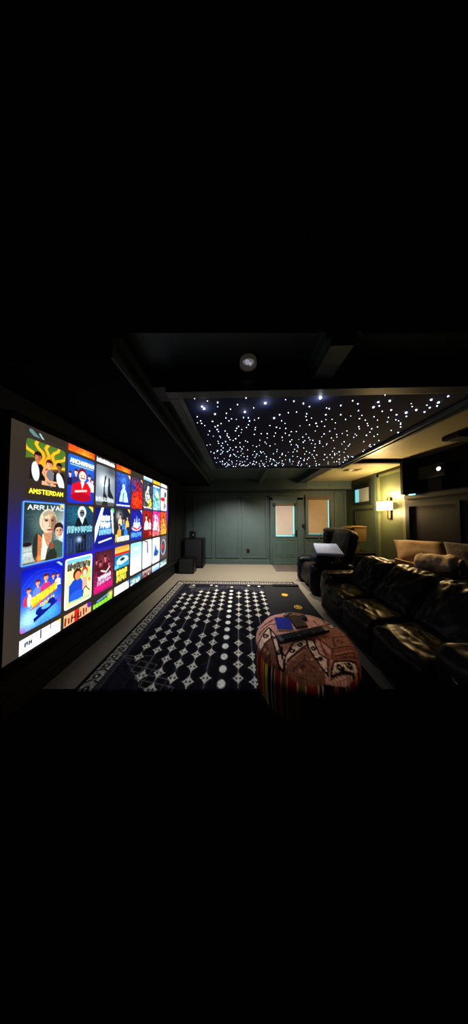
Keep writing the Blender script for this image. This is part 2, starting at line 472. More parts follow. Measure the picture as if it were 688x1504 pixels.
bm = NB(); box(bm, 1.13, 1.79, 5.765, 5.81, 1.875, 1.955, 0.01); obj('shade_cassette', bm, mat('taupe_fabric', (0.36, 0.31, 0.25), 0.7, vary=0.1), d1)
bm = NB(); box(bm, 1.09, 1.16, 5.76, 5.812, 1.865, 1.965, 0.008); obj('shade_bracket', bm, BLACKP, d1)
bm = NB(); box(bm, 1.735, 1.80, 5.76, 5.812, 1.865, 1.965, 0.008); obj('shade_bracket', bm, BLACKP, d1)
bm = NB(); box(bm, 1.755, 1.775, 5.79, 5.812, 0.95, 1.86, 0.003); obj('shade_guide', bm, mat('dark_blue_metal', (0.12, 0.2, 0.22), 0.4, vary=0.1), d1)
for x0, x1 in ((1.13, 1.42), (1.49, 1.78)):
    bm = NB(); frame_y(bm, 5.815, x0, x1, 0.25, 0.80, 0.022, -0.010, 0.0); box(bm, x0+0.06, x1-0.06, 5.805, 5.815, 0.31, 0.74, 0.006)
    obj('raised_panel', bm, TRIM, d1)
bm = NB(); box(bm, 1.785, 1.835, 5.802, 5.815, 0.90, 1.10, 0.004); tube(bm, [(1.81, 5.81, 0.955), (1.81, 5.765, 0.955), (1.80, 5.76, 0.955), (1.68, 5.76, 0.95)], 0.012)
obj('door_handle', bm, BLACKP, d1)
bm = NB(); box(bm, 1.065, 1.845, 5.78, 5.86, 0.001, 0.02); obj('threshold', bm, CHROME, d1)

# window right of the door -----------------------------------------
bm = NB(); frame_y(bm, YF, 2.11, 2.98, 0.88, 2.22, 0.085, -0.05, 0.001); box(bm, 2.09, 3.0, 5.79, YF, 0.86, 0.90, 0.004)
w1 = struct('window_1', bm, WALL)
bm = NB(); box(bm, 2.19, 2.90, 5.835, 5.85, 0.96, 2.14); obj('glass_pane', bm, DAY, w1)
bm = NB(); box(bm, 2.20, 2.815, 5.815, 5.824, 0.985, 2.08, 0.003); obj('roller_shade', bm, mat('roller_shade_tan', (0.56, 0.49, 0.40), 0.8, vary=0.05, emit=(0.60, 0.50, 0.37), estr=0.20), w1)  # emission added to the tan cloth to make it look lit
bm = NB(); box(bm, 2.19, 2.90, 5.79, 5.83, 2.06, 2.15, 0.008); obj('shade_cassette', bm, mat('taupe_fabric', (0.36, 0.31, 0.25)), w1)
bm = NB(); box(bm, 2.855, 2.90, 5.80, 5.833, 0.97, 2.14, 0.004); obj('shade_guide', bm, BLACKP, w1)

# small high window in the alcove wall ------------------------------
bm = NB(); frame_x(bm, 3.42, 4.72, 5.46, 1.86, 2.48, 0.07, -0.04, 0.001)
w2 = struct('window_2', bm, WALLD)
bm = NB(); box(bm, 3.405, 3.415, 4.79, 5.39, 1.93, 2.41); obj('glass_pane', bm, DAY, w2)
bm = NB(); box(bm, 3.39, 3.398, 4.79, 5.20, 1.93, 2.36); obj('roller_shade', bm, SHADEG, w2)
bm = NB(); box(bm, 3.36, 3.404, 4.80, 5.39, 2.30, 2.42, 0.008); obj('shade_cassette', bm, BLACKP, w2)
# alcove mouldings: lower frame, bright narrow casing, sconce panel
bm = NB()
box(bm, 3.395, 3.42, 4.60, 4.66, 0.0, 2.60)
struct('trim_casing', bm, TRIM)
bm = NB(); box(bm, 3.40, 3.42, 3.80, 3.86, 0.2, 2.54); box(bm, 3.395, 3.42, 4.48, 4.54, 0.2, 2.54); box(bm, 3.395, 3.42, 3.80, 4.54, 2.49, 2.54)
struct('trim_sconce_panel', bm, mat('sconce_trim_lit', (0.40, 0.42, 0.30), 0.45, vary=0.05))  # trim paint brightened and warmed as if lit by the sconce
bm = NB(); box(bm, 3.40, 3.42, 4.70, 5.46, 1.70, 1.73); box(bm, 3.40, 3.42, 5.40, 5.46, 0.9, 1.70)
struct('trim_alcove_frame', bm, WALLD)
# lower right wall recessed panel
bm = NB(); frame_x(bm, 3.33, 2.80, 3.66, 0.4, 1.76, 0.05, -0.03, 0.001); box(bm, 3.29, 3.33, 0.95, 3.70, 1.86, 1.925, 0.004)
struct('trim_right_panel', bm, mat('right_trim_shaded', (0.06, 0.09, 0.09), 0.5, vary=0.05))  # trim paint darkened to match the shaded wall colour

# ================================================================== STAR CEILING PANEL
sp = thing('star_ceiling_panel', 'navy fibre optic star panel in a moulded frame on the ceiling', 'ceiling panel', (0.72, 2.55, 2.52))
SX0, SX1, SY0, SY1, SZ = -0.50, 1.98, 1.475, 3.66, 2.525
bm = NB(); box(bm, SX0-0.02, SX1+0.02, SY0, SY1, SZ, SZ+0.03)
obj('panel_board', bm, mat('star_cloth', (0.12, 0.135, 0.26), 0.9, vary=0.3, vscale=2.5), sp)
bm = NB()
for a0, a1, b0, b1 in ((SX0-0.09, SX1+0.09, SY0-0.085, SY0+0.0), (SX0-0.09, SX1+0.09, SY1, SY1+0.05), (SX0-0.09, SX0, SY0, SY1), (SX1, SX1+0.10, SY0, SY1)):
    box(bm, a0, a1, b0, b1, 2.497, 2.58, 0.004)
for a0, a1, b0, b1 in ((SX0, SX1, SY0, SY0+0.012), (SX0, SX1, SY1-0.012, SY1), (SX0, SX0+0.012, SY0, SY1), (SX1-0.012, SX1, SY0, SY1)):
    box(bm, a0, a1, b0, b1, 2.507, 2.53, 0.002)
box(bm, SX1+0.06, SX1+0.10, SY0, SY1, 2.485, 2.497)
obj('panel_frame', bm, mat('frame_paint', (0.30, 0.335, 0.33), 0.4, vary=0.05), sp)
STAR = [mat('star_white', (1, 1, 1), 0.5, emit=(0.82, 0.88, 1.0), estr=7.0), mat('star_dim', (1, 1, 1), 0.5, emit=(0.72, 0.8, 1.0), estr=3.2), mat('star_big', (1, 1, 1), 0.5, emit=(0.93, 0.96, 1.0), estr=14)]
fx = 265.0
def star_at(px, py):
    a = R(1.73); cx = (px-344)/fx; cy = (752-py)/fx
    F = math.cos(a)-cy*math.sin(a); Z = math.sin(a)+cy*math.cos(a)
    X = cx*math.cos(a)-F*math.sin(a); Y = cx*math.sin(a)+F*math.cos(a)
    t = (SZ-0.002-EYE)/Z
    return X*t, Y*t
big = [(471, 584, 1.9), (390, 592, 1.45), (300, 600, 1.55), (297, 597, 1.1), (360, 605, 1.15), (316, 608, 1.1), (320, 591, 1.0), (286, 585, .8), (349, 594, .8),
       (373, 599, .8), (403, 614, 1.1), (411, 609, 1.0), (333, 607, .8), (325, 622, .8), (308, 633, .9), (348, 629, .9), (432, 589, 1.0), (446, 593, .8),
       (424, 606, .8), (436, 605, .8), (479, 609, 1.0), (501, 595.5, .9), (526, 593, .9), (518.5, 588.5, .8), (549, 598, 1.2), (556, 590.5, 1.1), (557.5, 596, .9),
       (573, 588.5, 1.2), (575, 602, 1.0), (562, 604, .8), (583, 609, 1.0), (597, 606, 1.5), (612, 602, 1.1), (606, 597, .7), (624, 605, 1.0), (597.5, 611.5, .9),
       (634, 587, 1.2), (644.5, 591, 1.2), (642.5, 596, .9), (667, 580, .9), (627.5, 595, .6), (527, 603, .8), (532, 610, .7), (550, 612, .7), (555, 617, .7),
       (537, 617, .8), (540, 622, .7), (541, 625, .7), (555, 627, .7), (586, 618, .7), (589, 623, .8), (589, 627, .9), (501, 609, .9), (508, 616, .8), (473, 619, .8),
       (484, 600, .9), (480, 599, .7), (446, 592, .8), (455, 597, .8), (451, 617, .7), (470, 575.5, .5), (305, 589, .6), (339, 601, .6), (414, 618, .8), (380, 614, .7),
       (385, 575.5, .4), (290, 612, .8), (295, 618, .7), (301, 625, .6), (334, 640, .8), (351, 640, .7)]
big = [b for b in big if b[1] > 583.5]
rs = random.Random(11)
pts = [(*star_at(x, y), s) for x, y, s in big]
tries = 0
while len(pts) < 400 and tries < 20000:
    tries += 1
    x = rs.uniform(SX0+0.04, SX1-0.05); y = rs.uniform(1.80, SY1-0.05) if rs.random() < .97 else rs.uniform(SY0+.03, 1.8)
    if x > 1.3 and y > 2.0 and rs.random() < 0.25: continue
    if all((x-p[0])**2+(y-p[1])**2 > 0.042**2 for p in pts): pts.append((x, y, rs.choice((.5, .6, .7, .7, .8, 1.0))))
def star_mesh(bm, x, y, r):
    b = bmesh.new(); bmesh.ops.create_icosphere(b, subdivisions=1, radius=r)
    bmesh.ops.transform(b, matrix=T(x, y, SZ-0.003), verts=b.verts); merge(bm, b)
def star_size(p): return 0.0058*p[2]*(1+0.16*(p[1]-1.5))
order = sorted(pts, key=lambda p: -star_size(p)/p[1])
for p in order[:100]:
    bm = NB(); star_mesh(bm, p[0], p[1], star_size(p))
    obj('star_light', bm, STAR[2] if p[2] >= 1.1 else STAR[0], sp)
bm = NB()
for p in order[100:]: star_mesh(bm, p[0], p[1], star_size(p))
o = obj('star_lights', bm, STAR[0], sp); o['kind'] = 'stuff'
for (x, y, s) in pts[:6]:
    if s > 1.1:
        L = bpy.data.lights.new('star_glow', 'POINT'); L.energy = 0.12*s*s; L.color = (0.75, 0.85, 1.0); L.shadow_soft_size = 0.004
        lo = bpy.data.objects.new('star_glow', L); C.objects.link(lo); lo.location = (x, y, SZ-0.035)

# ================================================================== PROJECTION SCREEN
X0 = -1.70
SYa, SYb, SZ0, SZ1 = 1.272, 4.25, 0.425, 2.243
scr = thing('projection_screen', 'huge projection screen on left wall showing rows of film posters', 'screen', (X0, (SYa+SYb)/2, 1.33))
bm = NB(); box(bm, XL, X0-0.004, SYa-0.005, SYb+0.03, SZ0-0.02, SZ1+0.02)
obj('screen_board', bm, VELVET, scr)
bm = NB(); box(bm, XL, X0+0.02, SYb+0.004, SYb+0.085, SZ0-0.10, SZ1+0.06, 0.004); box(bm, XL, X0+0.02, SYa, SYb+0.004, SZ0-0.10, SZ0-0.003, 0.004)
box(bm, XL, X0+0.02, SYa, SYb+0.004, SZ1+0.003, SZ1+0.06, 0.004)
obj('screen_frame', bm, VELVET, scr)
EM = vcol_mat('projected_light', emission=1.45)
BG = (0.195, 0.170, 0.145)
W, H = 170, 104
c = Cv(W, (SZ1-SZ0)/(SYb-SYa), BG)
hy = c.asp
def gz(z): return (SZ1-z)/(SYb-SYa)
def gy(y): return (y-SYa)/(SYb-SYa)
c.blob(0.0, gz(1.28), 0.16, (0.13, 0.12, 0.62), 0.9, ry=0.10)
c.blob(0.17, gz(1.10), 0.20, (0.12, 0.12, 0.62), 0.85, ry=0.05)
c.blob(0.30, gz(1.08), 0.16, (0.16, 0.14, 0.66), 0.85, ry=0.05)
c.blob(0.12, gz(1.62), 0.02, (0.15, 0.14, 0.5), 0.5, ry=0.1)
c.blob(0.98, gz(1.55), 0.10, (0.32, 0.18, 0.75), 0.9, ry=0.07)
c.blob(0.72, gz(1.6), 0.25, (0.23, 0.18, 0.5), 0.6, ry=0.06)
c.blob(0.5, 0.0, 0.5, (0.28, 0.25, 0.23), 0.4, ry=0.1)
c.blob(0.0, 0.62, 0.05, (0.23, 0.205, 0.18), 0.6, ry=0.3)
ys, zs = np.meshgrid(np.linspace(SYa, SYb, c.W), np.linspace(SZ1, SZ0, c.H))
paint_mesh('projected_background', np.stack([np.full_like(ys, X0), ys, zs], -1), c.a, c.W, c.H, EM, scr)

AS = 0.493/0.322
def P_amst(c):
    c.grad((.23, .20, .17), (.22, .20, .18))
    c.rect(0, 0, 1, .62, (.28, .42, .16))
    for k in range(7):
        a = math.pi*(1.05+.15*k); x = .5; pts = []
        for t in range(9): pts.append((x+math.cos(a)*t*.09+.05*math.sin(t*1.6+k), .62+math.sin(a)*t*.10))
        c.line(pts, .075, (.90, .66, .16))
    c.blob(.5, .5, .25, (.95, .55, .15), .7)
    c.rect(0, .70, 1, AS, (.20, .17, .15)); c.poly([(0, .5), (.2, .45), (.2, 1.1), (0, 1.1)], (.2, .17, .15))
    c.person(.56, .52, .17, (.86, .62, .48), (.30, .12, .06), (.82, .60, .48))
    c.person(.27, .40, .17, (.70, .42, .30), (.15, .07, .05), (.10, .09, .09))
    c.person(.83, .52, .15, (.55, .35, .25), (.12, .06, .05), (.10, .09, .09))
    c.ell(.22, .80, .09, .25, (.80, .82, .84), rot=-.1); c.ell(.87, .95, .10, .26, (.78, .80, .84), rot=-.3)
    c.ell(.58, .86, .10, .20, (.42, .42, .44)); c.line([(.45, .6), (.40, .8), (.55, 1.0), (.75, 1.0)], .06, (.85, .58, .42))
    c.rect(0, 1.12, 1, AS, BG)
    c.line([(.5, 1.02), (.62, 1.14)], .03, (.45, .43, .42))
    c.text('AMSTERDAM', .10, 1.26, .98, .11, (.95, .93, .22), .028)
def P_top1(c):
    c.a[:] = BG
    c.line([(.1, .1), (.35, .3), (.9, .6)], .10, (.35, .47, .48)); c.line([(.3, .1), (.6, .5), (.85, .25)], .05, (.55, .66, .66))
def P_arr(c):
    c.grad((.12, .20, .22), (.20, .28, .28)); c.blob(.12, .75, .2, (.08, .15, .19), .8, ry=.3); c.blob(.95, .75, .22, (.92, .95, .92), .95, ry=.5); c.blob(.85, .35, .25, (.50, .55, .50), .7)
    c.blob(.35, .55, .22, (.42, .50, .47), .6, ry=.4)
    for k in range(6): c.line([(.08+.05*k, .35+.09*k), (.35+.04*k, .30+.10*k)], .02, (.30, .40, .42), .35)
    c.rect(0, 1.22, .6, AS, (.72, .76, .74), .8); c.blob(.15, 1.15, .3, (.88, .90, .88), .7, ry=.12); c.rect(0, 1.44, 1, AS, (.36, .36, .28), .85)
    c.ell(.12, 1.02, .10, .05, (.16, .10, .12)); c.ell(.34, 1.12, .11, .34, (.16, .19, .19)); c.poly([(.34, .78), (.44, .9), (.46, 1.2), (.40, 1.42), (.34, 1.45)], (.72, .42, .24)); c.blob(.38, 1.40, .07, (1, .55, .3), .9)
    c.poly([(.44, .80), (.58, .95), (.60, 1.44), (.42, 1.44)], (.90, .84, .74))
    c.poly([(.44, .62), (.68, .62), (.66, 1.0), (.56, 1.15), (.48, .9)], (.70, .50, .38))
    c.ell(.57, .48, .205, .30, (.76, .73, .64)); c.ell(.595, .52, .175, .28, (.74, .60, .50)); c.ell(.53, .55, .10, .24, (.88, .76, .66), al=.65); c.ell(.70, .55, .07, .22, (.48, .34, .27), al=.7)
    c.poly([(.44, .30), (.56, .20), (.72, .26), (.76, .40), (.62, .30), (.47, .38)], (.62, .57, .47))
    for ex in (.525, .67):
        c.ell(ex, .475, .048, .024, (.45, .32, .26)); c.ell(ex, .478, .026, .013, (.12, .09, .08)); c.line([(ex-.055, .440), (ex+.05, .436)], .018, (.38, .27, .21))
    c.line([(.60, .47), (.605, .60), (.575, .625), (.63, .63)], .016, (.50, .35, .29)); c.ell(.60, .71, .062, .022, (.55, .28, .24)); c.line([(.54, .71), (.66, .71)], .008, (.3, .12, .1))
    c.poly([(.52, 1.46), (.56, 1.18), (.66, 1.02), (.80, .98), (.98, 1.10), (.98, 1.46)], (.24, .34, .31)); c.line([(.68, 1.04), (.60, 1.4)], .03, (.34, .44, .40))
    c.ell(.84, .70, .125, .17, (.17, .14, .12)); c.ell(.845, .77, .10, .155, (.80, .64, .54)); c.ell(.90, .77, .05, .13, (.58, .43, .35), al=.6)
    c.poly([(.74, .70), (.76, .58), (.92, .58), (.95, .70), (.88, .655), (.80, .66)], (.16, .12, .10))
    for ex in (.80, .885): c.ell(ex, .75, .020, .011, (.1, .08, .07)); c.line([(ex-.025, .725), (ex+.025, .725)], .011, (.2, .14, .12))
    c.line([(.845, .76), (.845, .82)], .012, (.55, .4, .34)); c.line([(.81, .865), (.88, .865)], .012, (.5, .28, .25))
    c.poly([(.50, AS), (.54, 1.36), (.62, 1.22), (.74, 1.22), (.80, 1.34), (.80, AS)], (.17, .18, .16)); c.ell(.67, 1.13, .045, .07, (.60, .26, .18))
    c.noise(.10, 2, 2); c.text('ARRIVAL', .12, .10, 1.00, .105, (.90, .92, .92), .020)
    c.badge()
    for q in ((0, 0, 1, 0), (0, AS, 1, AS), (0, 0, 0, AS), (1, 0, 1, AS)): c.line([q[:2], q[2:]], .06, (.16, .36, .90))
    for q in ((.035, .035, .965, .035), (.035, AS-.035, .965, AS-.035), (.035, .035, .035, AS-.035), (.965, .035, .965, AS-.035)): c.line([q[:2], q[2:]], .018, (.45, .68, 1.0))
def P_scifi(c):
    c.grad((.06, .08, .62), (.10, .30, .86)); c.blob(.45, .75, .45, (.20, .48, .92), .9); c.blob(.2, 1.25, .3, (.70, .92, 1.0), .95); c.blob(.7, 1.3, .35, (.35, .70, .98), .8)
    for r in (.40, .50): c.line([(.5+r*math.cos(t*.2), .62+r*1.0*math.sin(t*.2)) for t in range(15, 32)], .015, (.18, .26, .85))
    for x, y, s, b in ((.16, .55, .10, (.75, .2, .3)), (.36, .42, .11, (.4, .5, .85)), (.56, .34, .13, (.75, .2, .45)), (.75, .36, .09, (.3, .3, .6)), (.88, .38, .08, (.8, .8, .9))):
        c.person(x, y, s, (.90, .62, .48), (.35, .12, .08), b)
    c.ell(.18, .80, .05, .16, (.75, .88, .98))
    c.poly([(.20, .78), (.85, .55), (.86, .72), (.25, 1.02)], (.95, .62, .12)); c.marks(6, .25, .76, .90, .17, (.98, .85, .25), .045, slope=-.03)
    c.line([(.22, 1.05), (.86, .76)], .03, (.80, .25, .10)); c.marks(4, .45, .98, .82, .10, (.95, .75, .2), .03, slope=-.03)
    c.poly([(.28, 1.30), (.86, 1.05), (.88, 1.12), (.30, 1.40)], (.05, .10, .45)); c.ell(.45, 1.17, .12, .10, (.06, .12, .50)); c.ell(.72, 1.05, .10, .10, (.06, .12, .50))
    c.ell(.58, 1.12, .12, .06, (.35, .65, .92))
    c.blob(.0, 1.52, .12, (.8, .3, .6), .8); c.blob(.98, 1.1, .12, (.5, .2, .7), .7); c.line([(.86, .0), (1, .12)], .06, (.55, .7, 1)); c.noise(.12, 4, 2)
def P_white1(c):
    c.a[:] = (.93, .97, 1.0); c.marks(2, .12, .12, .30, .09, (.1, .12, .15), .03); c.line([(.47, .02), (.47, .22)], .03, (.1, .1, .1)); c.line([(.72, .0), (.72, .12)], .02, (.1, .1, .1))
    c.poly([(.85, 0), (1, 0), (1, .1)], (.9, .75, .35))
def P_red(c):
    c.grad((.12, .34, .70), (.12, .20, .68)); c.blob(.5, .3, .5, (.16, .45, .80), .6)
    c.rect(.05, .12, .97, .28, (.10, .38, .55)); c.text('ANCHORMAN', .08, .12, 1.0, .13, (.95, .97, 1), .035); c.line([(.08, .31), (.95, .31)], .02, (.8, .9, .95))
    for x, y, s, b in ((.08, .62, .10, (.1, .1, .3)), (.28, .52, .13, (.2, .2, .4)), (.80, .60, .13, (.75, .75, .8)), (.93, .70, .11, (.8, .8, .85))):
        c.person(x, y, s, (.92, .78, .72), (.30, .10, .10), b)
    c.poly([(.12, 1.38), (.16, .95), (.40, .80), (.72, .82), (.86, 1.0), (.84, 1.38)], (.80, .07, .16)); c.ell(.5, 1.32, .38, .14, (.62, .05, .14))
    c.ell(.52, .56, .17, .21, (.45, .08, .10)); c.ell(.53, .62, .14, .18, (.95, .78, .72)); c.poly([(.45, .80), (.60, .80), (.52, 1.05)], (.98, .9, .9))
    c.line([(.28, 1.15), (.68, 1.08)], .07, (.95, .75, .7)); c.line([(.46, .68), (.62, .68)], .03, (.35, .1, .1)); c.ell(.48, .60, .02, .015, (.1, .05, .05)); c.ell(.60, .60, .02, .015, (.1, .05, .05))
def P_ghost(c):
    c.grad((.10, .26, .34), (.16, .20, .32)); c.blob(.3, .3, .3, (.15, .40, .48), .7); c.rect(.35, .95, .72, AS, (.10, .11, .13))
    for k in range(9): c.line([(.06+k*.115, 1.0+.05*(k % 3)), (.06+k*.115, 1.45)], .03, (.20, .34, .58), .7)
    c.poly([(.25, .8), (.35, .42), (.5, .34), (.72, .42), (.85, .8)], (.06, .12, .15)); c.ell(.54, .22, .16, .22, (.80, .86, .86)); c.ell(.54, .24, .09, .13, (.35, .38, .40)); c.line([(.46, .22), (.62, .22)], .035, (.05, .05, .06))
    c.poly([(.45, .4), (.63, .4), (.56, .62)], (.75, .85, .85))
    c.marks(8, .06, .66, 1.0, .20, (.55, .80, .85), .04); c.blob(.45, 1.10, .10, (.7, .8, .95), .9); c.badge(); c.noise(.2, 6, 2)
def P_comic(c):
    c.grad((.86, .88, .62), (.92, .90, .60)); c.rect(.06, .04, .94, .16, (.45, .72, .88)); c.marks(8, .10, .17, .95, .20, (.20, .18, .22), .045, slope=.004)
    c.line([(.5, .46), (.9, .43)], .03, (.65, .62, .5)); c.ell(.70, .62, .26, .22, (.60, .82, .42), al=.8)
    c.poly([(.14, 1.35), (.14, .85), (.3, .70), (.55, .72), (.68, .95), (.66, 1.35)], (.12, .28, .70)); c.ell(.42, .55, .15, .18, (.25, .12, .08)); c.ell(.44, .60, .11, .14, (.80, .52, .36))
    c.ell(.70, .54, .12, .15, (.75, .16, .10)); c.ell(.70, .58, .08, .11, (.92, .75, .65)); c.poly([(.62, .72), (.78, .72), (.82, 1.1), (.62, 1.15)], (.85, .62, .55))
    c.ell(.42, 1.22, .26, .15, (.16, .36, .80)); c.line([(.6, 1.2), (.75, 1.05), (.92, 1.25)], .03, (.15, .25, .3)); c.line([(.18, 1.35), (.9, 1.42)], .05, (.55, .75, .55)); c.blob(.9, .85, .06, (.85, .4, .1), 1)
    for q in ((0, 0, 1, 0), (0, AS, 1, AS), (0, 0, 0, AS), (1, 0, 1, AS)): c.line([q[:2], q[2:]], .09, (.96, .97, .92))
def P_orange(c):
    c.grad((.85, .25, .08), (.95, .35, .08)); c.blob(.6, .25, .3, (1, .62, .2), .9); c.noise(.15, 3, 3)
def P_tan(c):
    c.a[:] = (.83, .62, .45); c.rect(.36, 0, .52, .5, (.75, .16, .12)); c.marks(4, .06, .10, .9, .2, (.35, .10, .08), .05); c.ell(.95, .06, .12, .12, (.35, .15, .6))
def P_spire(c):
    c.grad((.42, .46, .50), (.55, .60, .64)); c.blob(.4, .6, .3, (.90, .93, .95), .9); c.blob(.75, .4, .2, (.75, .78, .8), .8); c.blob(.8, .1, .3, (.25, .27, .3), .8)
    c.poly([(.35, 1.3), (.40, .62), (.44, .35), (.52, .35), (.44, .75), (.42, 1.3)], (.12, .12, .14)); c.poly([(.60, .95), (.63, .40), (.69, .40), (.74, .90), (.95, 1.2), (.9, 1.3), (.6, 1.15)], (.14, .15, .17))
    c.poly([(.3, AS), (.45, 1.0), (.55, 1.15), (.62, AS)], (.15, .16, .18)); c.marks(6, .02, 1.22, .98, .13, (.85, .88, .9), .04); c.rect(0, 1.40, 1, AS, BG, .6)
def P_frame(c):
    c.grad((.08, .12, .40), (.10, .12, .50)); c.poly([(.0, .75), (.3, .0), (.42, .0), (.12, 1.0), (0, 1.3)], (.90, .96, .98)); c.poly([(.78, .05), (.92, .1), (1, 1.1), (.9, 1.0)], (.85, .96, .92))
    for k in range(18):
        a = k*.35; c.line([(.5, .7), (.5+.3*math.cos(a), .7+.35*math.sin(a))], .03, (.25, .55, .75))
    c.marks(4, .30, .30, .80, .20, (.95, .98, 1), .05); c.marks(4, .28, .56, .82, .22, (.95, .98, 1), .05); c.marks(6, .22, .84, .88, .20, (.55, .8, .9), .04)
    c.line([(.2, 1.32), (.85, 1.22)], .06, (.92, .95, 1)); c.badge((.3, .75, .45))
def P_mag(c):
    c.grad((.22, .12, .14), (.62, .10, .40)); c.blob(.5, .45, .35, (.55, .25, .30), .6)
    for x, y, s in ((.30, .45, .13), (.55, .30, .15), (.75, .55, .12), (.12, .35, .10)): c.person(x, y, s, (.72, .45, .42), (.22, .05, .08), (.30, .10, .14))
    c.line([(.35, .75), (.60, .85), (.8, .7)], .06, (.90, .75, .75)); c.marks(6, .22, .95, .9, .14, (.85, .80, .85), .05, slope=-.01); c.marks(6, .18, 1.13, .92, .12, (.8, .7, .8), .04, slope=-.01)
    c.marks(6, .08, 1.28, .98, .16, (.90, .12, .45), .05); c.noise(.2, 8, 2)
def P_green(c):
    c.grad((.16, .16, .15), (.2, .2, .2)); c.line([(.2, .15), (.8, .08)], .07, (.35, .55, .75)); c.marks(7, .02, .22, 1.0, .22, (.55, .85, .22), .06, slope=-.01); c.blob(.88, .12, .14, (.9, .85, .35), .9)
def P_tblk(c):
    c.a[:] = BG; c.marks(8, .05, .06, 1.0, .18, (.95, .95, .95), .06)
def P_blueman(c):
    c.grad((.20, .30, .62), (.10, .16, .60)); c.poly([(.2, 1.3), (.32, .80), (.5, .62), (.70, .80), (.85, 1.3)], (.70, .90, .98)); c.ell(.5, .60, .10, .14, (.75, .88, .95)); c.line([(.5, .9), (.45, 1.3)], .06, (.15, .3, .7)); c.blob(.5, .3, .2, (.3, .6, .85), .7)
    c.line([(.05, 1.45), (.95, 1.45)], .06, (.9, .95, 1)); c.badge(); c.noise(.25, 9, 2)
def P_crew(c):
    c.grad((.12, .14, .20), (.20, .20, .25)); c.blob(.2, .3, .2, (.75, .75, .7), .8)
    for x, y, col in ((.3, .3, (.85, .75, .6)), (.55, .5, (.2, .45, .8)), (.7, .8, (.2, .5, .85)), (.25, .75, (.8, .6, .25)), (.8, .4, (.9, .7, .3))): c.person(x, y, .12, (.85, .7, .6), (.15, .1, .1), col)
    c.marks(2, .02, 1.12, .2, .3, (.85, .75, .2), .05); c.marks(6, .15, 1.22, 1.0, .20, (.92, .93, .85), .06); c.badge()
def P_car(c):
    c.grad((.92, .55, .22), (.95, .72, .35), 0, .28); c.rect(0, .28, 1, .36, (.80, .15, .10)); c.grad((.12, .42, .60), (.20, .58, .74), .36, .92)
    c.poly([(.1, .62), (.25, .50), (.6, .44), (.85, .50), (.95, .68), (.5, .80), (.15, .78)], (.75, .88, .92)); c.ell(.5, .58, .16, .07, (.10, .2, .3)); c.marks(2, .02, .78, .3, .15, (.5, .85, .9), .04)
    c.rect(0, .93, 1, AS, BG); c.marks(4, .15, 1.02, .9, .20, (.90, .86, .30), .085); c.marks(3, .18, 1.28, .85, .20, (.90, .86, .30), .085)
def P_whitet(c): c.a[:] = (.96, .96, .97); c.poly([(.85, 0), (1, 0), (1, .18)], (.3, .5, .8))
def P_redm(c):
    c.grad((.30, .22, .36), (.72, .10, .10)); c.blob(.5, 1.2, .4, (.95, .30, .10), .9); c.ell(.45, .40, .14, .2, (.60, .10, .14)); c.ell(.7, .8, .18, .3, (.85, .14, .12)); c.ell(.15, .5, .16, .2, (.15, .25, .6)); c.badge(); c.noise(.4, 5, 2)
def P_bluecrew(c):
    c.grad((.14, .12, .50), (.12, .20, .62)); c.poly([(.3, .9), (.5, .2), (.68, .9)], (.25, .5, .9)); c.ell(.5, .9, .42, .16, (.95, .9, .92)); c.line([(.15, .85), (.5, 1.0), (.9, .85)], .08, (.82, .15, .15))
    for x in (.3, .5, .7): c.person(x, .5, .10, (.95, .85, .8), (.3, .4, .8), (.7, .8, .95))
    c.marks(6, .06, 1.15, .98, .2, (.35, .62, .90), .07); c.badge((.8, .85, .95)); c.noise(.2, 5, 2)
def P_sky(c): c.grad((.55, .82, .92), (.95, .97, .98)); c.ell(.5, .30, .3, .06, (.90, .80, .85)); c.line([(.1, .8), (.6, .72)], .05, (.85, .92, .95)); c.line([(.3, 1.0), (.9, .95)], .03, (.9, .8, .75))
def P_teal(c): c.grad((.20, .50, .62), (.15, .35, .6)); c.marks(4, .1, .12, .95, .25, (.80, .90, .85), .08); c.noise(.3, 1, 3)
def P_pale(c):
    c.grad((.22, .24, .30), (.30, .28, .26)); c.ell(.45, .75, .25, .4, (.80, .80, .80)); c.ell(.5, .35, .13, .18, (.85, .85, .88)); c.ell(.75, 1.15, .2, .25, (.90, .80, .2)); c.line([(.1, 1.4), (.9, 1.45)], .08, (.85, .85, .85)); c.noise(.5, 3, 3)
def P_redw(c):
    c.grad((.62, .14, .12), (.45, .1, .1)); c.person(.35, .35, .2, (.9, .85, .82), (.2, .1, .1), (.92, .92, .92)); c.person(.75, .5, .16, (.88, .7, .6), (.3, .1, .1), (.7, .75, .85)); c.blob(.8, 1.3, .15, (.95, .4, .3), .8); c.noise(.2, 2, 2)
def P_wstk(c): c.a[:] = (.95, .95, .97); c.line([(.48, .1), (.5, .7)], .10, (.25, .25, .3)); c.line([(.62, .2), (.62, .8)], .07, (.45, .45, .5)); c.line([(.1, .0), (.45, .1)], .06, (.2, .2, .25))
def P_redg(c): c.grad((.7, .65, .65), (.35, .2, .2)); c.person(.3, .25, .16, (.8, .4, .3), (.3, .1, .1), (.6, .15, .1)); c.person(.7, .25, .16, (.9, .85, .8), (.5, .3, .2), (.75, .75, .8))
def P_wb(c): c.grad((.85, .9, .95), (.45, .6, .85))
def P_cyan(c): c.grad((.30, .52, .75), (.55, .80, .85)); c.ell(.5, .6, .28, .35, (.25, .6, .5)); c.ell(.5, .5, .2, .25, (.90, .92, .80)); c.line([(.7, .5), (.9, 1.1)], .1, (.90, .8, .3)); c.line([(0, .05), (1, .05)], .08, (.9, .95, 1)); c.noise(.3, 4, 3)
def P_pink(c): c.grad((.80, .20, .55), (.85, .45, .45)); c.person(.35, .35, .22, (.95, .9, .88), (.8, .8, .85), (.95, .95, .95)); c.line([(.6, .3), (.8, 1.2)], .14, (.95, .85, .8)); c.noise(.4, 5, 2)
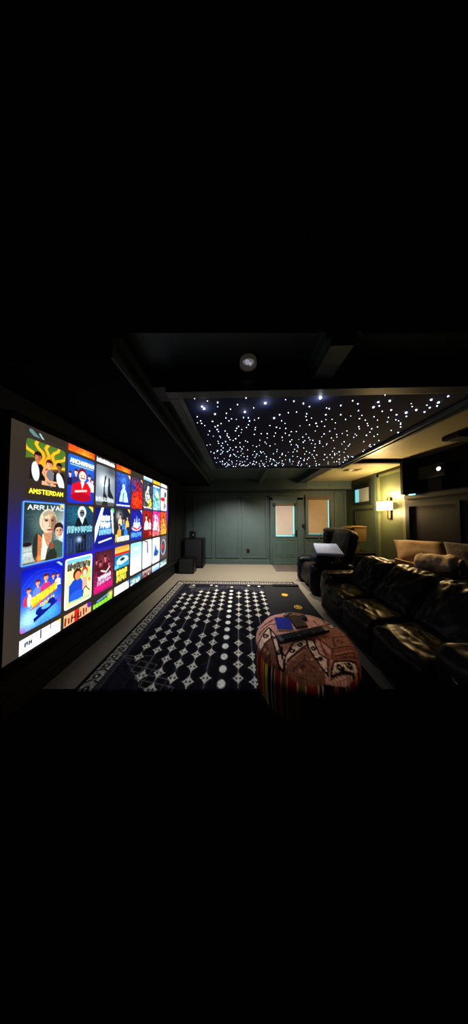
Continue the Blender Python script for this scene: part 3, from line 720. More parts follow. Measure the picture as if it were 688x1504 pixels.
def P_wblue(c): c.a[:] = (.93, .96, 1); c.poly([(.2, 1.1), (.3, .7), (.45, .3), (.55, .7), (.9, .9), (.7, 1.15)], (.15, .40, .68)); c.ell(.45, .95, .25, .15, (.12, .3, .6))
def P_yel(c): c.a[:] = (.85, .68, .2); c.line([(0, .3), (1, .3)], .06, (.3, .2, .1))
def P_wred(c): c.a[:] = (.93, .93, .95); c.ell(.35, .75, .35, .14, (.82, .12, .12)); c.ell(.75, .4, .15, .2, (.3, .3, .35)); c.line([(.6, .2), (.5, 1.4)], .1, (.4, .4, .5)); c.ell(.7, 1.2, .15, .2, (.5, .5, .55))
def P_gold(c): c.grad((.70, .28, .10), (.85, .55, .18)); c.person(.45, .5, .25, (.95, .75, .5), (.4, .15, .05), (.85, .6, .3)); c.noise(.4, 6, 2)
def P_grey(c): c.grad((.38, .34, .36), (.30, .25, .28)); c.ell(.5, .75, .42, .55, (.60, .58, .60)); c.ell(.45, .75, .3, .42, (.28, .28, .34)); c.ell(.35, .7, .2, .15, (.8, .15, .15))
def P_multi(c): c.grad((.4, .6, .6), (.8, .85, .85)); c.noise(.4, 2, 2)

rowz = [(2.66, 2.172), (2.141, 1.648), (1.622, 1.128), (1.088, 0.590), (0.545, 0.05)]
grid = [
 [P_top1, P_orange, P_tblk, P_orange, None, P_wb, P_yel, P_whitet],
 [P_amst, P_red, P_spire, P_blueman, P_redm, P_pale, P_cyan, P_wred],
 [P_arr, P_ghost, P_frame, P_crew, P_bluecrew, P_redw, P_pink, P_gold],
 [P_scifi, P_comic, P_mag, P_car, P_sky, P_wstk, P_wblue, P_grey],
 [P_white1, P_tan, P_green, P_whitet, P_teal, P_redg, P_wb, P_multi]]
RES = [120, 76, 50, 40, 34, 30, 26, 24]
LAB = {P_amst: 'poster of three people under a gold and green sunburst', P_arr: 'selected poster with a glowing blue rim and two faces', P_scifi: 'blue poster with a gold title',
       P_red: 'blue poster with figures around a man in a red suit', P_comic: 'cream cartoon poster', P_mag: 'dark poster with magenta lettering', P_car: 'poster with a car and yellow lettering below',
       P_sky: 'pale sky blue poster', P_spire: 'grey poster with dark towers', P_ghost: 'dark teal poster with a pale haired figure'}
for r in range(5):
    for k in range(8):
        f = grid[r][k]
        if f is None: continue
        y0 = 1.368+0.3515*k; y1 = y0+0.322
        if y1 > SYb-0.03: y1 = SYb-0.035
        zt, zb = rowz[r]
        if k == 0 and r == 2: y0 -= 0.016; y1 += 0.014; zt += 0.015; zb -= 0.022
        if r == 0: zt = min(zt, SZ1-0.004)
        if r == 4: zb = max(zb, SZ0+0.004)
        full = 0.322
        asp = (zt-zb)/full if r in (0, 4) else AS
        cc = Cv(RES[k], asp, BG)
        f(cc)
        if r in (1, 2, 3): cc.corners(.08, BG)
        ys, zs = np.meshgrid(np.linspace(y0, y1, cc.W), np.linspace(zt, zb, cc.H))
        o = paint_mesh('film_poster', np.stack([np.full_like(ys, X0+0.004), ys, zs], -1), cc.a, cc.W, cc.H, EM, scr)
        if f in LAB: o['label'] = LAB[f]

# ================================================================== RUG
RX0, RX1, RY0, RY1 = -1.44, 1.24, 1.60, 4.25
STEP = 0.0078
W = int((RX1-RX0)/STEP); Hh = int((RY1-RY0)/STEP)
c = Cv(W, (RY1-RY0)/(RX1-RX0), (.10, .11, .16))
SC = 1/(RX1-RX0)
def rp(x, y): return ((x-RX0)*SC, (RY1-y)*SC)
def rl(pts, w, col, al=1): c.line([rp(*p) for p in pts], w*SC, col, al)
NAVY = (.085, .09, .135); BLK = (.035, .038, .06); CR = (.76, .75, .70); CRD = (.54, .53, .49)
c.a[:] = NAVY; c.noise(.25, 1, 3)
c.rect(*rp(RX0, RY1), *rp(RX1, RY1-0.05), BLK); c.rect(*rp(RX0, RY1), *rp(RX0+0.04, RY0), BLK)
# cream border bands with repeating knots
c.rect(*rp(RX0+0.045, RY1-0.055), *rp(RX1-0.04, RY1-0.165), CRD); c.rect(*rp(RX0+0.045, RY1-0.055), *rp(RX0+0.16, RY0), CRD)
k = 0; y = RY1-0.10
x = RX0+0.10
while x < RX1-0.06:
    c.ell(*rp(x+.05, RY1-0.11), 0.030*SC, 0.022*SC, BLK); c.line([rp(x, RY1-0.06), rp(x, RY1-0.16)], .012*SC, BLK); c.line([rp(x+.02, RY1-0.075), rp(x+.08, RY1-0.075)], .010*SC, CR); x += 0.105
y = RY1-0.22
while y > RY0:
    xm = RX0+0.10
    c.ell(*rp(xm, y), 0.034*SC, 0.024*SC, BLK, al=.85); c.ell(*rp(xm, y), 0.012*SC, 0.010*SC, CR)
    c.line([rp(RX0+0.05, y-.055), rp(xm-.01, y-.035)], .012*SC, BLK); c.line([rp(RX0+0.155, y-.055), rp(xm+.01, y-.035)], .012*SC, BLK); y -= 0.11
c.noise(.22, 12, 2)
for d in (0.185, 0.21):
    rl([(RX0+d, RY0), (RX0+d, RY1-d+.02)], .007, CRD, .8)
rl([(RX0+.185, RY1-.19), (RX1-.2, RY1-.19)], .008, CRD, .8)
# field: chains of paired diamonds on wavy dark grounds
def chain(xc, dots=False, ph=0.0, y0=RY0+0.02, y1=3.75, skip=()):
    yv = y1; n = 0
    pts = [(xc, y1+0.12), (xc, y0)]
    # dark wave lobes either side
    yy = y1
    while yy > y0-0.1:
        for sx in (-1, 1):
            c.ell(*rp(xc+sx*0.056, yy-0.082), 0.026*SC, 0.066*SC, BLK)
        yy -= 0.157
    if not dots: rl(pts, .008, CRD, .9)
    while yv > y0-0.05:
        if dots:
            c.ell(*rp(xc, yv), .037*SC, .044*SC, (.82, .82, .78))
        elif n not in skip:
            s = .056; t = .066
            q = [(xc, yv+t), (xc+.018, yv+.022), (xc+s, yv), (xc+.018, yv-.022), (xc, yv-t), (xc-.018, yv-.022), (xc-s, yv), (xc-.018, yv+.022)]
            c.poly([rp(*p) for p in q], CR)
            c.ell(*rp(xc, yv), .034*SC, .040*SC, CR)
            c.ell(*rp(xc-.018, yv), .010*SC, .010*SC, BLK); c.ell(*rp(xc+.018, yv), .010*SC, .010*SC, BLK)
        yv -= 0.157; n += 1
xs_ = [-.165+.152*i for i in range(-6, 9)]
for i, xc in enumerate(xs_):
    d = abs(xc+.165)
    if i == 6: chain(xc, True, y1=3.70)
    else: chain(xc, False, y1=3.72-(.12 if i % 2 else 0)-max(0, d-.45)*.45, y0=RY0+.02 if d < .70 else RY0+.10+(d-.7)*.9, skip=((2*i) % 7+2, (2*i) % 7+8) if (i % 2) else (((3*i) % 5)+6,))
# stepped arch at the far end and stepped lattice at the near left corner
for g in range(4):
    xx = -.165-.10; yy = 3.98-g*.045; pl = [(-.165, yy+.02)]
    for s_ in range(7):
        pl += [(xx, yy), (xx, yy-.028)]; xx -= .12; yy -= .028
    rl(pl, .007, CRD, .75); rl([(-.33-p[0], p[1]) for p in pl], .007, CRD, .75)
for (x, y) in ((-1.0, 3.98), (-.62, 4.0), (-.5, 3.95), (.2, 4.0), (.42, 3.96), (-.165, 3.9)): c.ell(*rp(x, y), .03*SC, .03*SC, CR)
rl([(-1.08, 3.97), (-1.0, 4.02), (-.98, 3.95), (-1.08, 3.88), (-1.02, 3.84), (-.95, 3.88)], .022, CRD)
for g in range(4):
    x = -1.22+g*.10; y = 1.93-g*0.02; pl = [(x, y)]
    for s_ in range(5): pl += [(x+.085, y-.02), (x+.075, y-.075)]; x += .085; y -= .075
    rl(pl, .007, CRD, .8)
rl([(-1.25, 1.95), (-.95, 1.96)], .007, CRD, .8); rl([(-1.25, 1.95), (-.85, 1.62)], .007, CRD, .5)
c.noise(.18, 21, 1)
xs, ys = np.meshgrid(np.linspace(RX0, RX1, c.W), np.linspace(RY1, RY0, c.H))
zz = np.full_like(xs, 0.012); zz[0, :] = 0.001; zz[-1, :] = 0.001; zz[:, 0] = .001; zz[:, -1] = .001
yfix = ys + 0.030*xs*(ys < 1.9)*(1.9-ys)/0.3
rug = paint_mesh('area_rug', np.stack([xs, yfix, zz], -1), c.a, c.W, c.H, vcol_mat('rug_wool', 0.95, bump=0.5, bscale=240))
tag(rug, 'large navy rug with cream diamond chains and patterned border', 'rug')

# black mat over the right side of the rug
fm = thing('floor_mat', 'plain black mat with two gold emblems lying over the rug', 'mat', (0.87, 3.1, 0.012))
bm = NB()
prism(bm, [(0.44, 2.16), (1.17, 2.16), (1.262, 3.98), (0.525, 3.98)], 0.0135, 0.022)
obj('mat_sheet', bm, mat('black_felt', (0.085, 0.085, 0.10), 0.9, bump=0.2, vary=0.1), fm)
bm = NB(); prism(bm, [(0.72, 3.93), (1.262, 3.93), (1.262, 4.02), (0.72, 4.02)], 0.022, 0.05)
obj('mat_roll_edge', bm, mat('mat_edge', (0.15, 0.15, 0.17), 0.8, vary=0.1), fm)
GOLD = mat('gold_print', (0.85, 0.68, 0.20), 0.5, vary=0.15)
def emblem(x, y, ring):
    bm = NB()
    seg = 28
    if ring:
        lathe(bm, [(.062, 0), (.062, .0015), (.050, .0015), (.050, 0)], (x, y, .0221), seg)
        box(bm, x-.012, x+.012, y-.04, y+.04, .0221, .0236); box(bm, x-.03, x+.035, y+.012, y+.026, .0221, .0236); box(bm, x-.03, x+.035, y-.026, y-.012, .0221, .0236)
        box(bm, x+.022, x+.036, y-.026, y+.026, .0221, .0236)
    else:
        lathe(bm, [(0, .0015), (.045, .0015), (.045, 0)], (x, y, .0221), seg)
        lathe(bm, [(.062, 0), (.062, .0012), (.055, .0012), (.055, 0)], (x, y, .0221), seg)
        for k in range(10):
            a = k*math.pi/5; box(bm, -.008, .008, .045, .056, .0221, .0234, mtx=T(x, y, 0) @ Matrix.Rotation(a, 4, 'Z'))
    obj('emblem', bm, GOLD, fm)
emblem(.865, 3.52, False); emblem(.965, 3.05, True)

# doormat at the door
bm = NB(); box(bm, 1.03, 1.93, 5.10, 5.74, 0.001, 0.018, 0.005)
o = obj('doormat', bm, mat('grey_doormat', (0.33, 0.31, 0.30), 0.95, bump=0.5, vary=0.15, vscale=30)); tag(o, 'grey doormat on the pale carpet in front of the door', 'doormat')
bm = NB(); box(bm, 1.10, 1.86, 5.18, 5.66, 0.018, 0.022); obj('mat_centre', bm, mat('brown_doormat', (0.30, 0.27, 0.25), 0.95, bump=0.5, vary=0.15), o)

# ================================================================== OTTOMAN
OC = (0.555, 1.625); OR_ = 0.405; OT = 0.475
ot = thing('ottoman', 'round kilim patchwork ottoman with striped sides in the foreground', 'ottoman', (OC[0], OC[1], 0.012))
c = Cv(260, 1.0, (.62, .42, .36))
PK = (.80, .60, .53); RU = (.64, .42, .33); DK = (.09, .04, .05); CRM = (.90, .76, .66); BRN = (.34, .19, .14); BR2 = (.50, .34, .27)
c.a[:] = PK
def ray_to(px, py, z):
    a = R(1.73); cx = (px-344)/265.; cy = (752-py)/265.
    F = math.cos(a)-cy*math.sin(a); Z = math.sin(a)+cy*math.cos(a)
    t = (z-EYE)/Z
    return (cx*math.cos(a)-F*math.sin(a))*t, (cx*math.sin(a)+F*math.cos(a))*t
def oq(u, v):
    """pattern layout measured on the patchwork, turned into plan coordinates of the round top"""
    X, Y = ray_to(370+u/4.047, 890+v/4.047, .485 if v < 300 else .485-(v-300)*.0004)
    return (.5+.5*(X-OC[0])/OR_, .5-.5*(Y-OC[1])/OR_)
def opoly(p, col): c.poly([oq(*q) for q in p], col)
def oline(p, w, col): c.line([oq(*q) for q in p], w, col)
# patches
opoly([(20, 250), (60, 215), (110, 150), (165, 330), (150, 420), (20, 400)], BR2)
opoly([(185, 352), (330, 240), (440, 440), (400, 520), (150, 480)], BR2)
opoly([(365, 200), (470, 270), (625, 235), (560, 140), (450, 110), (360, 150)], RU)
opoly([(470, 270), (625, 235), (680, 330), (480, 350)], (.60, .36, .27))
opoly([(400, 240), (470, 300), (470, 420), (440, 330)], RU)
opoly([(130, 120), (250, 40), (330, 50), (200, 110)], (.64, .42, .35))
opoly([(300, 180), (380, 150), (380, 240), (330, 240)], (.50, .29, .22))
def hooks(pts, col, w):
    for (u, v, s_, f_) in pts:
        oline([(u+s_*math.cos(t*.6)*(1-t/14)*1.15*f_, v+s_*math.sin(t*.6)*(1-t/14)) for t in range(11)], w, col)
def band(p, col=CRM, w=.013):
    opoly(p, col); oline(p+[p[0]], w, DK)
band([(38, 195), (105, 135), (130, 165), (120, 195), (60, 225)])
band([(110, 140), (145, 180), (172, 262), (205, 300), (186, 354), (160, 312), (130, 215)])
band([(186, 354), (205, 290), (250, 228), (325, 215), (330, 242), (245, 296)])
band([(325, 215), (365, 222), (400, 290), (450, 330), (452, 432), (420, 400), (380, 325), (340, 262)])
band([(484, 352), (612, 315), (640, 372), (560, 400), (470, 440)])
band([(415, 85), (450, 95), (530, 130), (470, 140)], CRM, .010)
hooks([(85, 175, 14, 1), (128, 190, 12, 1), (165, 270, 13, -1), (240, 268, 14, 1), (290, 240, 14, -1), (365, 260, 13, 1), (405, 322, 16, -1), (520, 382, 20, 1), (575, 352, 20, -1), (455, 108, 8, 1), (490, 122, 8, -1)], DK, .016)
oline([(180, 250), (185, 300)], .02, DK)
# sewn outlines
for p in ([(200, 350), (255, 300), (320, 262)], [(250, 380), (315, 340), (370, 390)], [(315, 290), (315, 345)], [(60, 250), (90, 220), (120, 290)],
          [(380, 195), (475, 262), (475, 330)], [(475, 262), (610, 232)], [(490, 245), (480, 195), (560, 180), (590, 222)], [(400, 215), (440, 300)],
          [(495, 300), (600, 270), (610, 290), (500, 325), (495, 300)], [(60, 130), (125, 85), (230, 60)], [(50, 160), (110, 115), (160, 112)], [(330, 60), (420, 90), (560, 160), (620, 230)],
          [(365, 95), (400, 130), (440, 120)], [(80, 110), (130, 90)], [(200, 75), (300, 62)]):
    oline(p, .011, BRN)
for p in ([(205, 345), (258, 305), (315, 270)], [(385, 188), (480, 255)], [(490, 292), (600, 262)]): oline(p, .006, (.82, .62, .5))
hooks([(520, 215, 18, 1), (545, 290, 16, -1), (400, 160, 14, 1), (150, 85, 12, 1), (250, 50, 12, -1), (90, 265, 12, 1), (300, 375, 14, 1)], BRN, .010)
for u, v in ((250, 320), (355, 330), (290, 395), (100, 255), (80, 235), (405, 400)): p = oq(u, v); c.ell(p[0], p[1], .012, .010, (.72, .55, .42))
c.noise(.16, 5, 1); c.noise(.10, 6, 4)
CW = c.W
def dome(r): return OT+0.035*(1-r**2)-0.045*max(0, (r-.84)/.16)**2.2
NR, NA = 90, 300
co = np.zeros((NR, NA+1, 3)); cl = np.zeros((NR, NA+1, 3))
for i in range(NR):
    r = i/(NR-1)
    for j in range(NA+1):
        a = 2*math.pi*j/NA
        co[i, j] = (OC[0]+OR_*r*math.cos(a), OC[1]+OR_*r*math.sin(a), dome(r)+.003*math.sin(9*a)*r)
        px = min(CW-1, max(0, int(round((.5+.5*.985*r*math.cos(a))*(CW-1))))); py = min(CW-1, max(0, int(round((.5-.5*.985*r*math.sin(a))*(CW-1)))))
        cl[i, j] = c.a[py, px]
paint_mesh('ottoman_top', co, cl, NA+1, NR, vcol_mat('kilim', 0.85, bump=0.6, bscale=120), ot)
# side with vertical stripes
seq = [((.86, .82, .22), 4), ((.10, .08, .09), 4), ((.85, .78, .70), 1), ((.14, .09, .09), 2), ((.80, .66, .58), 1), ((.55, .22, .19), 5), ((.80, .62, .50), 1), ((.46, .30, .20), 4), ((.80, .62, .50), 1), ((.55, .15, .14), 7), ((.85, .78, .62), 1), ((.46, .42, .22), 5), ((.80, .7, .55), 1), ((.55, .16, .15), 8),
       ((.80, .70, .60), 1), ((.12, .10, .11), 2), ((.80, .70, .60), 1), ((.10, .08, .09), 8), ((.42, .26, .18), 4), ((.10, .08, .09), 6), ((.78, .62, .52), 1), ((.12, .1, .1), 2), ((.78, .62, .52), 1), ((.62, .12, .09), 7), ((.72, .45, .22), 4), ((.85, .7, .45), 1), ((.55, .12, .09), 6), ((.74, .48, .22), 4), ((.30, .1, .08), 3), ((.76, .50, .46), 12)]
NA = 300; cols = []
while len(cols) < NA+1:
    for cc_, n_ in seq: cols += [cc_]*n_
cols = cols[:NA+1]
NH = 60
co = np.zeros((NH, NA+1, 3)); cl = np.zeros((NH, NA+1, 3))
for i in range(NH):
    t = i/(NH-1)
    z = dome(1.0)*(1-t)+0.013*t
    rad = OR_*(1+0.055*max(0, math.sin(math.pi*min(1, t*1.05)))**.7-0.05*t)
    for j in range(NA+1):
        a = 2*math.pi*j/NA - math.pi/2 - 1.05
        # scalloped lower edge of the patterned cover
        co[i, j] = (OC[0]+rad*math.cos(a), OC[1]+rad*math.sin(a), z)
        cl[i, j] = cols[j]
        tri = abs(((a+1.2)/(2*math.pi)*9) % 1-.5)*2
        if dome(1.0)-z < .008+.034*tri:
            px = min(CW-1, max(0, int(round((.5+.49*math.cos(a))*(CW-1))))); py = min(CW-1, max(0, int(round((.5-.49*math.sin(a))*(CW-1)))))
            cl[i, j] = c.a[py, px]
        if t > .80: cl[i, j] = (.05, .04, .045)  # base band blackened so the lower side stays dark
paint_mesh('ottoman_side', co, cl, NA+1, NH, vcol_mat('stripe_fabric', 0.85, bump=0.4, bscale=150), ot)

# things lying on the ottoman
def ztop(x, y):
    r = math.hypot(x-OC[0], y-OC[1])/OR_
    return dome(min(1, r))+0.004
bk = thing('notebook', 'royal blue notebook lying on the ottoman', 'notebook', (.36, 1.73, ztop(.36, 1.73)))
M = T(.408, 1.715, ztop(.408, 1.715)+.008) @ RZ(-3)
bm = NB(); box(bm, -.070, .070, -.090, .090, .004, .009, .002, M); obj('cover', bm, mat('blue_cover', (0.13, 0.20, 0.62), 0.4, vary=0.08), bk)
bm = NB(); box(bm, -.067, .067, -.087, .087, -.004, .004, 0, M); obj('pages', bm, mat('paper', (0.7, 0.7, 0.7), 0.8, vary=0.05), bk)
M = T(.545, 1.735, ztop(.53, 1.73)+.006) @ RZ(8)
bm = NB(); box(bm, -.055, .055, -.085, .085, -.002, .010, .004, M); box(bm, -.055, .055, -.085, .085, .0105, .018, .003, M)
o = obj('wallet', bm, mat('brown_leather', (0.26, 0.18, 0.15), 0.5, bump=0.2, vary=0.15)); tag(o, 'folded brown leather wallet beside the blue notebook', 'wallet')
wt = thing('wristwatch', 'black wristwatch with silver links behind the wallet on ottoman', 'watch', (.52, 1.86, ztop(.52, 1.86)))
zc = ztop(.56, 1.84)
bm = NB(); lathe(bm, [(0, .030), (.022, .031), (.034, .026), (.036, .006), (.030, .0), (0, .0)], (.625, 1.815, zc), 24); wc_ = obj('watch_case', bm, BLACKP, wt, True)
bm = NB(); lathe(bm, [(0, .0325), (.022, .0325), (.022, .031)], (.625, 1.815, zc), 24); obj('watch_face', bm, mat('watch_glass', (0.25, 0.28, 0.32), 0.1, vary=0.1), wc_)
bm = NB()
for k in range(9):
    t = k/8; x = .585-.13*t; y = 1.85+.05*math.sin(t*3.0)
    box(bm, -.010, .010, -.014, .014, 0, .012, .003, T(x, y, ztop(x, y)+.002+.012*math.sin(t*3)) @ RZ(-25+60*t) @ RX(20*math.cos(k)))
obj('watch_strap', bm, mat('steel_links', (0.55, 0.50, 0.48), 0.3, 0.6, vary=0.3), wt)
# remote control
rm = thing('remote_control', 'long black remote control with many buttons lying on the ottoman', 'remote', (.47, 1.53, ztop(.5, 1.5)))
M = T(.53, 1.545, ztop(.53, 1.545)+.018) @ RZ(19)
bm = NB(); soft_box(bm, (.48, .082, .032), .014, M, n=10); rbody = obj('remote_body', bm, mat('remote_black', (0.05, 0.06, 0.075), 0.4, bump=0.2, vary=0.3, vscale=40), rm, True)
M = M @ Matrix.Diagonal((1.12, 1.3, 1.15, 1))
BTN = mat('button_rubber', (0.16, 0.19, 0.23), 0.5, vary=0.2)
for i in range(14):
    for j in range(3):
        if i in (5, 10): continue
        bm = NB(); box(bm, -.180+i*.026, -.166+i*.026, -.020+j*.015, -.010+j*.015, .013, .0185, .0015, M)
        obj('button', bm, BTN, rbody)
bm = NB(); lathe(bm, [(.016, .013), (.016, .018), (.008, .018), (.008, .013)], (0, 0, 0), 20, M @ T(-.044, 0, 0)); obj('navigation_ring', bm, CHROME, rbody)

# ================================================================== SOFA
sofa = thing('leather_sofa', 'long black leather reclining sofa with three seats along the right', 'sofa', (1.8, 2.15, 0))
bm = NB(); soft_box(bm, (0.72, 1.74, 0.30), .03, T(1.83, 2.15, .17), n=12, amp=.004); obj('base', bm, LEATHER, sofa, True)
sb_ = [o for o in sofa.children if o.name.startswith('base')][0]
bm = NB(); box(bm, 1.50, 2.1, 1.34, 2.96, 0.0, 0.05); obj('plinth', bm, BLACK, sb_)
for k in range(3):
    yc = 1.615+.545*k
    bm = NB(); soft_box(bm, (0.56, .54, .20), .065, T(1.60, yc, .365) @ RY(-7), n=34, amp=.011, freq=7, seed=k+1, puff=.022, aniso=(2.2, 1, 1))
    obj('seat_cushion', bm, LEATHB, sofa, True)
    bm = NB(); soft_box(bm, (.07, .52, .26), .03, T(1.345, yc, .22) @ RY(8), n=14, amp=.004, seed=k+4, puff=.01); obj('footrest_panel', bm, LEATHER, sofa, True)
    bm = NB(); soft_box(bm, (.23, .54, .56), .085, T(1.93, yc, .635) @ RY(38), n=36, amp=.016, freq=6.5, seed=k+7, puff=.035, aniso=(1, 1.3, 1.0))
    obj('back_cushion', bm, LEATHER, sofa, True)
bm = NB(); soft_box(bm, (.14, 1.66, .54), .05, T(2.20, 2.15, .47) @ RY(10), n=16, amp=.006); obj('back_frame', bm, LEATHER, sofa, True)
bm = NB(); soft_box(bm, (.78, .26, .58), .075, T(1.78, 3.06, .31), n=26, amp=.010, seed=12, puff=.02, aniso=(2, 1, 1)); obj('armrest', bm, LEATHB, sofa, True)
bm = NB(); soft_box(bm, (.80, .34, .62), .075, T(1.745, 1.175, .33), n=26, amp=.010, seed=13, puff=.02, aniso=(2, 1, 1)); arm_ = obj('armrest', bm, LEATHER, sofa, True)
bm = NB(); tube(bm, [(1.335, 2.44, .335), (1.325, 2.44, .335), (1.32, 2.44, .29)], .006); obj('recline_lever', bm, CHROME, sofa)
bm = NB(); tube(bm, [(1.335, 1.20, .50), (1.322, 1.18, .50), (1.322, 1.16, .49)], .008); obj('recline_lever', bm, CHROME, arm_)

# ================================================================== RECLINER
rc = thing('recliner', 'black leather recliner armchair between the sofa and the window', 'armchair', (1.9, 4.0, 0))
bm = NB(); soft_box(bm, (.80, .90, .26), .03, T(1.92, 3.99, .16), n=10, amp=.004); obj('base', bm, LEATHER, rc, True)
bm = NB(); soft_box(bm, (.62, .50, .22), .07, T(1.76, 3.99, .40) @ RY(-5), n=20, amp=.010, seed=3, puff=.02); obj('seat_cushion', bm, LEATHB, rc, True)
bm = NB(); soft_box(bm, (.78, .20, .56), .07, T(1.79, 4.36, .30), n=20, amp=.008, seed=5, puff=.02); obj('armrest', bm, LEATHER, rc, True)
bm = NB(); soft_box(bm, (.82, .20, .56), .07, T(1.80, 3.62, .30), n=20, amp=.008, seed=6, puff=.02); obj('armrest', bm, LEATHER, rc, True)
bm = NB(); soft_box(bm, (.26, .58, .80), .09, T(2.22, 3.99, .82) @ RY(14), n=24, amp=.012, seed=8, puff=.03); obj('backrest', bm, BLACK, rc, True)
bm = NB(); soft_box(bm, (.46, .10, .56), .05, T(2.20, 4.30, .98), n=12, amp=.006, seed=9); obj('back_wing', bm, BLACK, rc, True)
bm = NB(); tube(bm, [(1.90, 4.27, .66), (1.93, 4.27, .80), (1.88, 4.27, .92), (1.84, 4.27, 1.04), (1.89, 4.27, 1.12), (1.98, 4.27, 1.16)], .010); obj('piping', bm, mat('grey_piping', (0.35, 0.36, 0.36), 0.5, vary=0.1), rc, True)
bm = NB(); soft_box(bm, (.10, .50, .30), .04, T(1.46, 3.99, .27) @ RY(6), n=12, amp=.005, seed=2); obj('footrest_panel', bm, LEATHER, rc, True)

# folded throws on the recliner's near arm
bm = NB(); soft_box(bm, (.30, .28, .15), .05, T(1.61, 3.64, .69), n=18, amp=.010, seed=4, puff=.02)
o = obj('cushion', bm, mat('navy_cushion', (0.11, 0.14, 0.23), 0.85, bump=0.3, vary=0.1), None, True); tag(o, 'small navy cushion standing on the recliner arm', 'cushion')
bm = NB(); soft_box(bm, (.46, .50, .06), .026, T(1.75, 3.66, .865) @ RZ(-14) @ RX(15), n=22, amp=.008, seed=6, freq=5)
o = obj('folded_throw', bm, mat('grey_blue_throw', (0.62, 0.66, 0.78), 0.9, bump=0.5, vary=0.12, vscale=12), None, True); tag(o, 'pale grey blue folded throw laid over the navy cushion', 'blanket')
sb = thing('striped_blanket', 'folded black blanket with cream stripes on the recliner arm', 'blanket', (1.95, 3.62, .59))
bm = NB(); soft_box(bm, (.24, .24, .17), .04, T(1.92, 3.64, .71), n=16, amp=.006, seed=9); obj('blanket_fold', bm, BLACK, sb, True)
bm = NB()
for x0, w_ in ((1.83, .018), (1.875, .035), (1.945, .012)):
    box(bm, x0, x0+w_, 3.512, 3.525, .64, .78, .004)
obj('cream_stripe', bm, mat('cream_cloth', (0.70, 0.62, 0.52), 0.9, vary=0.1), sb)

# tan boxes on a dark stand behind the recliner
TAN = mat('tan_card', (0.44, 0.35, 0.20), 0.8, vary=0.08, vscale=15)
st = thing('side_cabinet', 'low black side cabinet behind the recliner by alcove window', 'cabinet', (2.8, 4.45, 0))
bm = NB(); box(bm, 2.50, 3.12, 4.25, 4.75, 0.0, .68, .006); obj('cabinet_body', bm, BLACKP, st)
bm = NB(); box(bm, 2.55, 3.07, 4.235, 4.25, .08, .62, .004); cd_ = obj('cabinet_door', bm, BLACK, st)
bm = NB(); tube(bm, [(2.60, 4.23, .36), (2.60, 4.215, .36), (2.60, 4.215, .46), (2.60, 4.23, .46)], .005); obj('handle', bm, CHROME, cd_)
def carton(x0, x1, y0, y1, z0, z1, label):
    t = thing('storage_box', label, 'box', ((x0+x1)/2, (y0+y1)/2, z0), 'tan storage boxes on the cabinet')
    bm = NB(); box(bm, x0, x1, y0, y1, z0, z1-.03, .004); obj('box_body', bm, TAN, t)
    bm = NB(); box(bm, x0-.006, x1+.006, y0-.006, y1+.006, z1-.03, z1, .003); obj('lid', bm, TAN, t)
carton(2.56, 2.82, 4.35, 4.62, .682, .935, 'short tan storage box at bottom left on the side cabinet')
carton(2.57, 2.68, 4.36, 4.62, .937, 1.27, 'narrow upright tan storage box stacked on the short one')
carton(2.70, 2.98, 4.34, 4.62, .937, 1.29, 'widest tan storage box at the upper right of the stack')

# ================================================================== BENCH AND CUSHIONS BEHIND THE SOFA
bn = thing('upholstered_bench', 'dark raised bench behind the sofa carrying cushions', 'bench', (2.85, 2.35, 0))
bm = NB(); soft_box(bm, (.84, 2.0, .56), .03, T(2.80, 2.42, .285), n=8); obj('bench_base', bm, BLACK, bn, True)
bm = NB(); soft_box(bm, (.88, 2.0, .18), .06, T(2.80, 2.42, .66), n=20, amp=.008, puff=.01); obj('bench_seat', bm, LEATHER, bn, True)
PB = mat('beige_pillow', (0.72, 0.62, 0.50), 0.9, bump=0.5, bscale=80, vary=0.12, vscale=10)
PG = mat('grey_pillow', (0.46, 0.43, 0.39), 0.9, bump=0.8, bscale=55, vary=0.2, vscale=40)
bm = NB(); pillow(bm, .58, .44, .20, T(2.83, 2.94, .955) @ RZ(-30) @ RX(48), seed=1, amp=.02)
o = obj('throw_pillow', bm, PB, None, True); tag(o, 'plain beige throw pillow at the left behind the sofa back', 'pillow')
bm = NB(); pillow(bm, .54, .44, .18, T(2.98, 2.36, .965) @ RZ(-38) @ RX(66), seed=3, amp=.02)
o = obj('throw_pillow', bm, PG, None, True); tag(o, 'grey textured throw pillow at the right edge behind rolled blanket', 'pillow')
# rolled blanket: cylinder with spiral end
rb = thing('rolled_blanket', 'thick cream fleece blanket rolled up on top of the sofa back', 'blanket', (2.52, 2.16, .80))
FL = mat('cream_fleece', (0.80, 0.72, 0.60), 0.95, bump=0.6, bscale=40, vary=0.15, vscale=14)
ax = T(2.43, 2.31, .92) @ RZ(-62)
bm = NB(); b = bmesh.new(); NRr, NS = 30, 40; rings = []
for i in range(NRr):
    t = i/(NRr-1); xx = -.19+.38*t
    ed = min(t, 1-t)/.12; f = .55+.45*min(1, ed)**.5
    ring = []
    for j in range(NS):
        a = 2*math.pi*j/NS
        r = .135*f*(1+.20*noise.noise(Vector((xx*9, math.cos(a)*1.6, math.sin(a)*1.6)))+.11*noise.noise(Vector((xx*22, math.cos(a)*3, math.sin(a)*3))))
        ring.append(b.verts.new((xx, r*math.cos(a), r*.92*math.sin(a))))
    rings.append(ring)
for i in range(NRr-1):
    for j in range(NS): b.faces.new((rings[i][j], rings[i][(j+1) % NS], rings[i+1][(j+1) % NS], rings[i+1][j]))
b.faces.new(rings[0]); b.faces.new(rings[-1]); bmesh.ops.transform(b, matrix=ax, verts=b.verts); merge(bm, b)
obj('blanket_roll', bm, FL, rb, True)
bm = NB()
for ph in (0, math.pi):
    pts = [ax @ Vector((.194, (.018+.0042*k)*math.cos(k*.45+ph), (.018+.0042*k)*math.sin(k*.45+ph))) for k in range(22)]
    tube(bm, pts, .013, 8)
obj('rolled_edge', bm, FL, rb, True)
bm = NB()
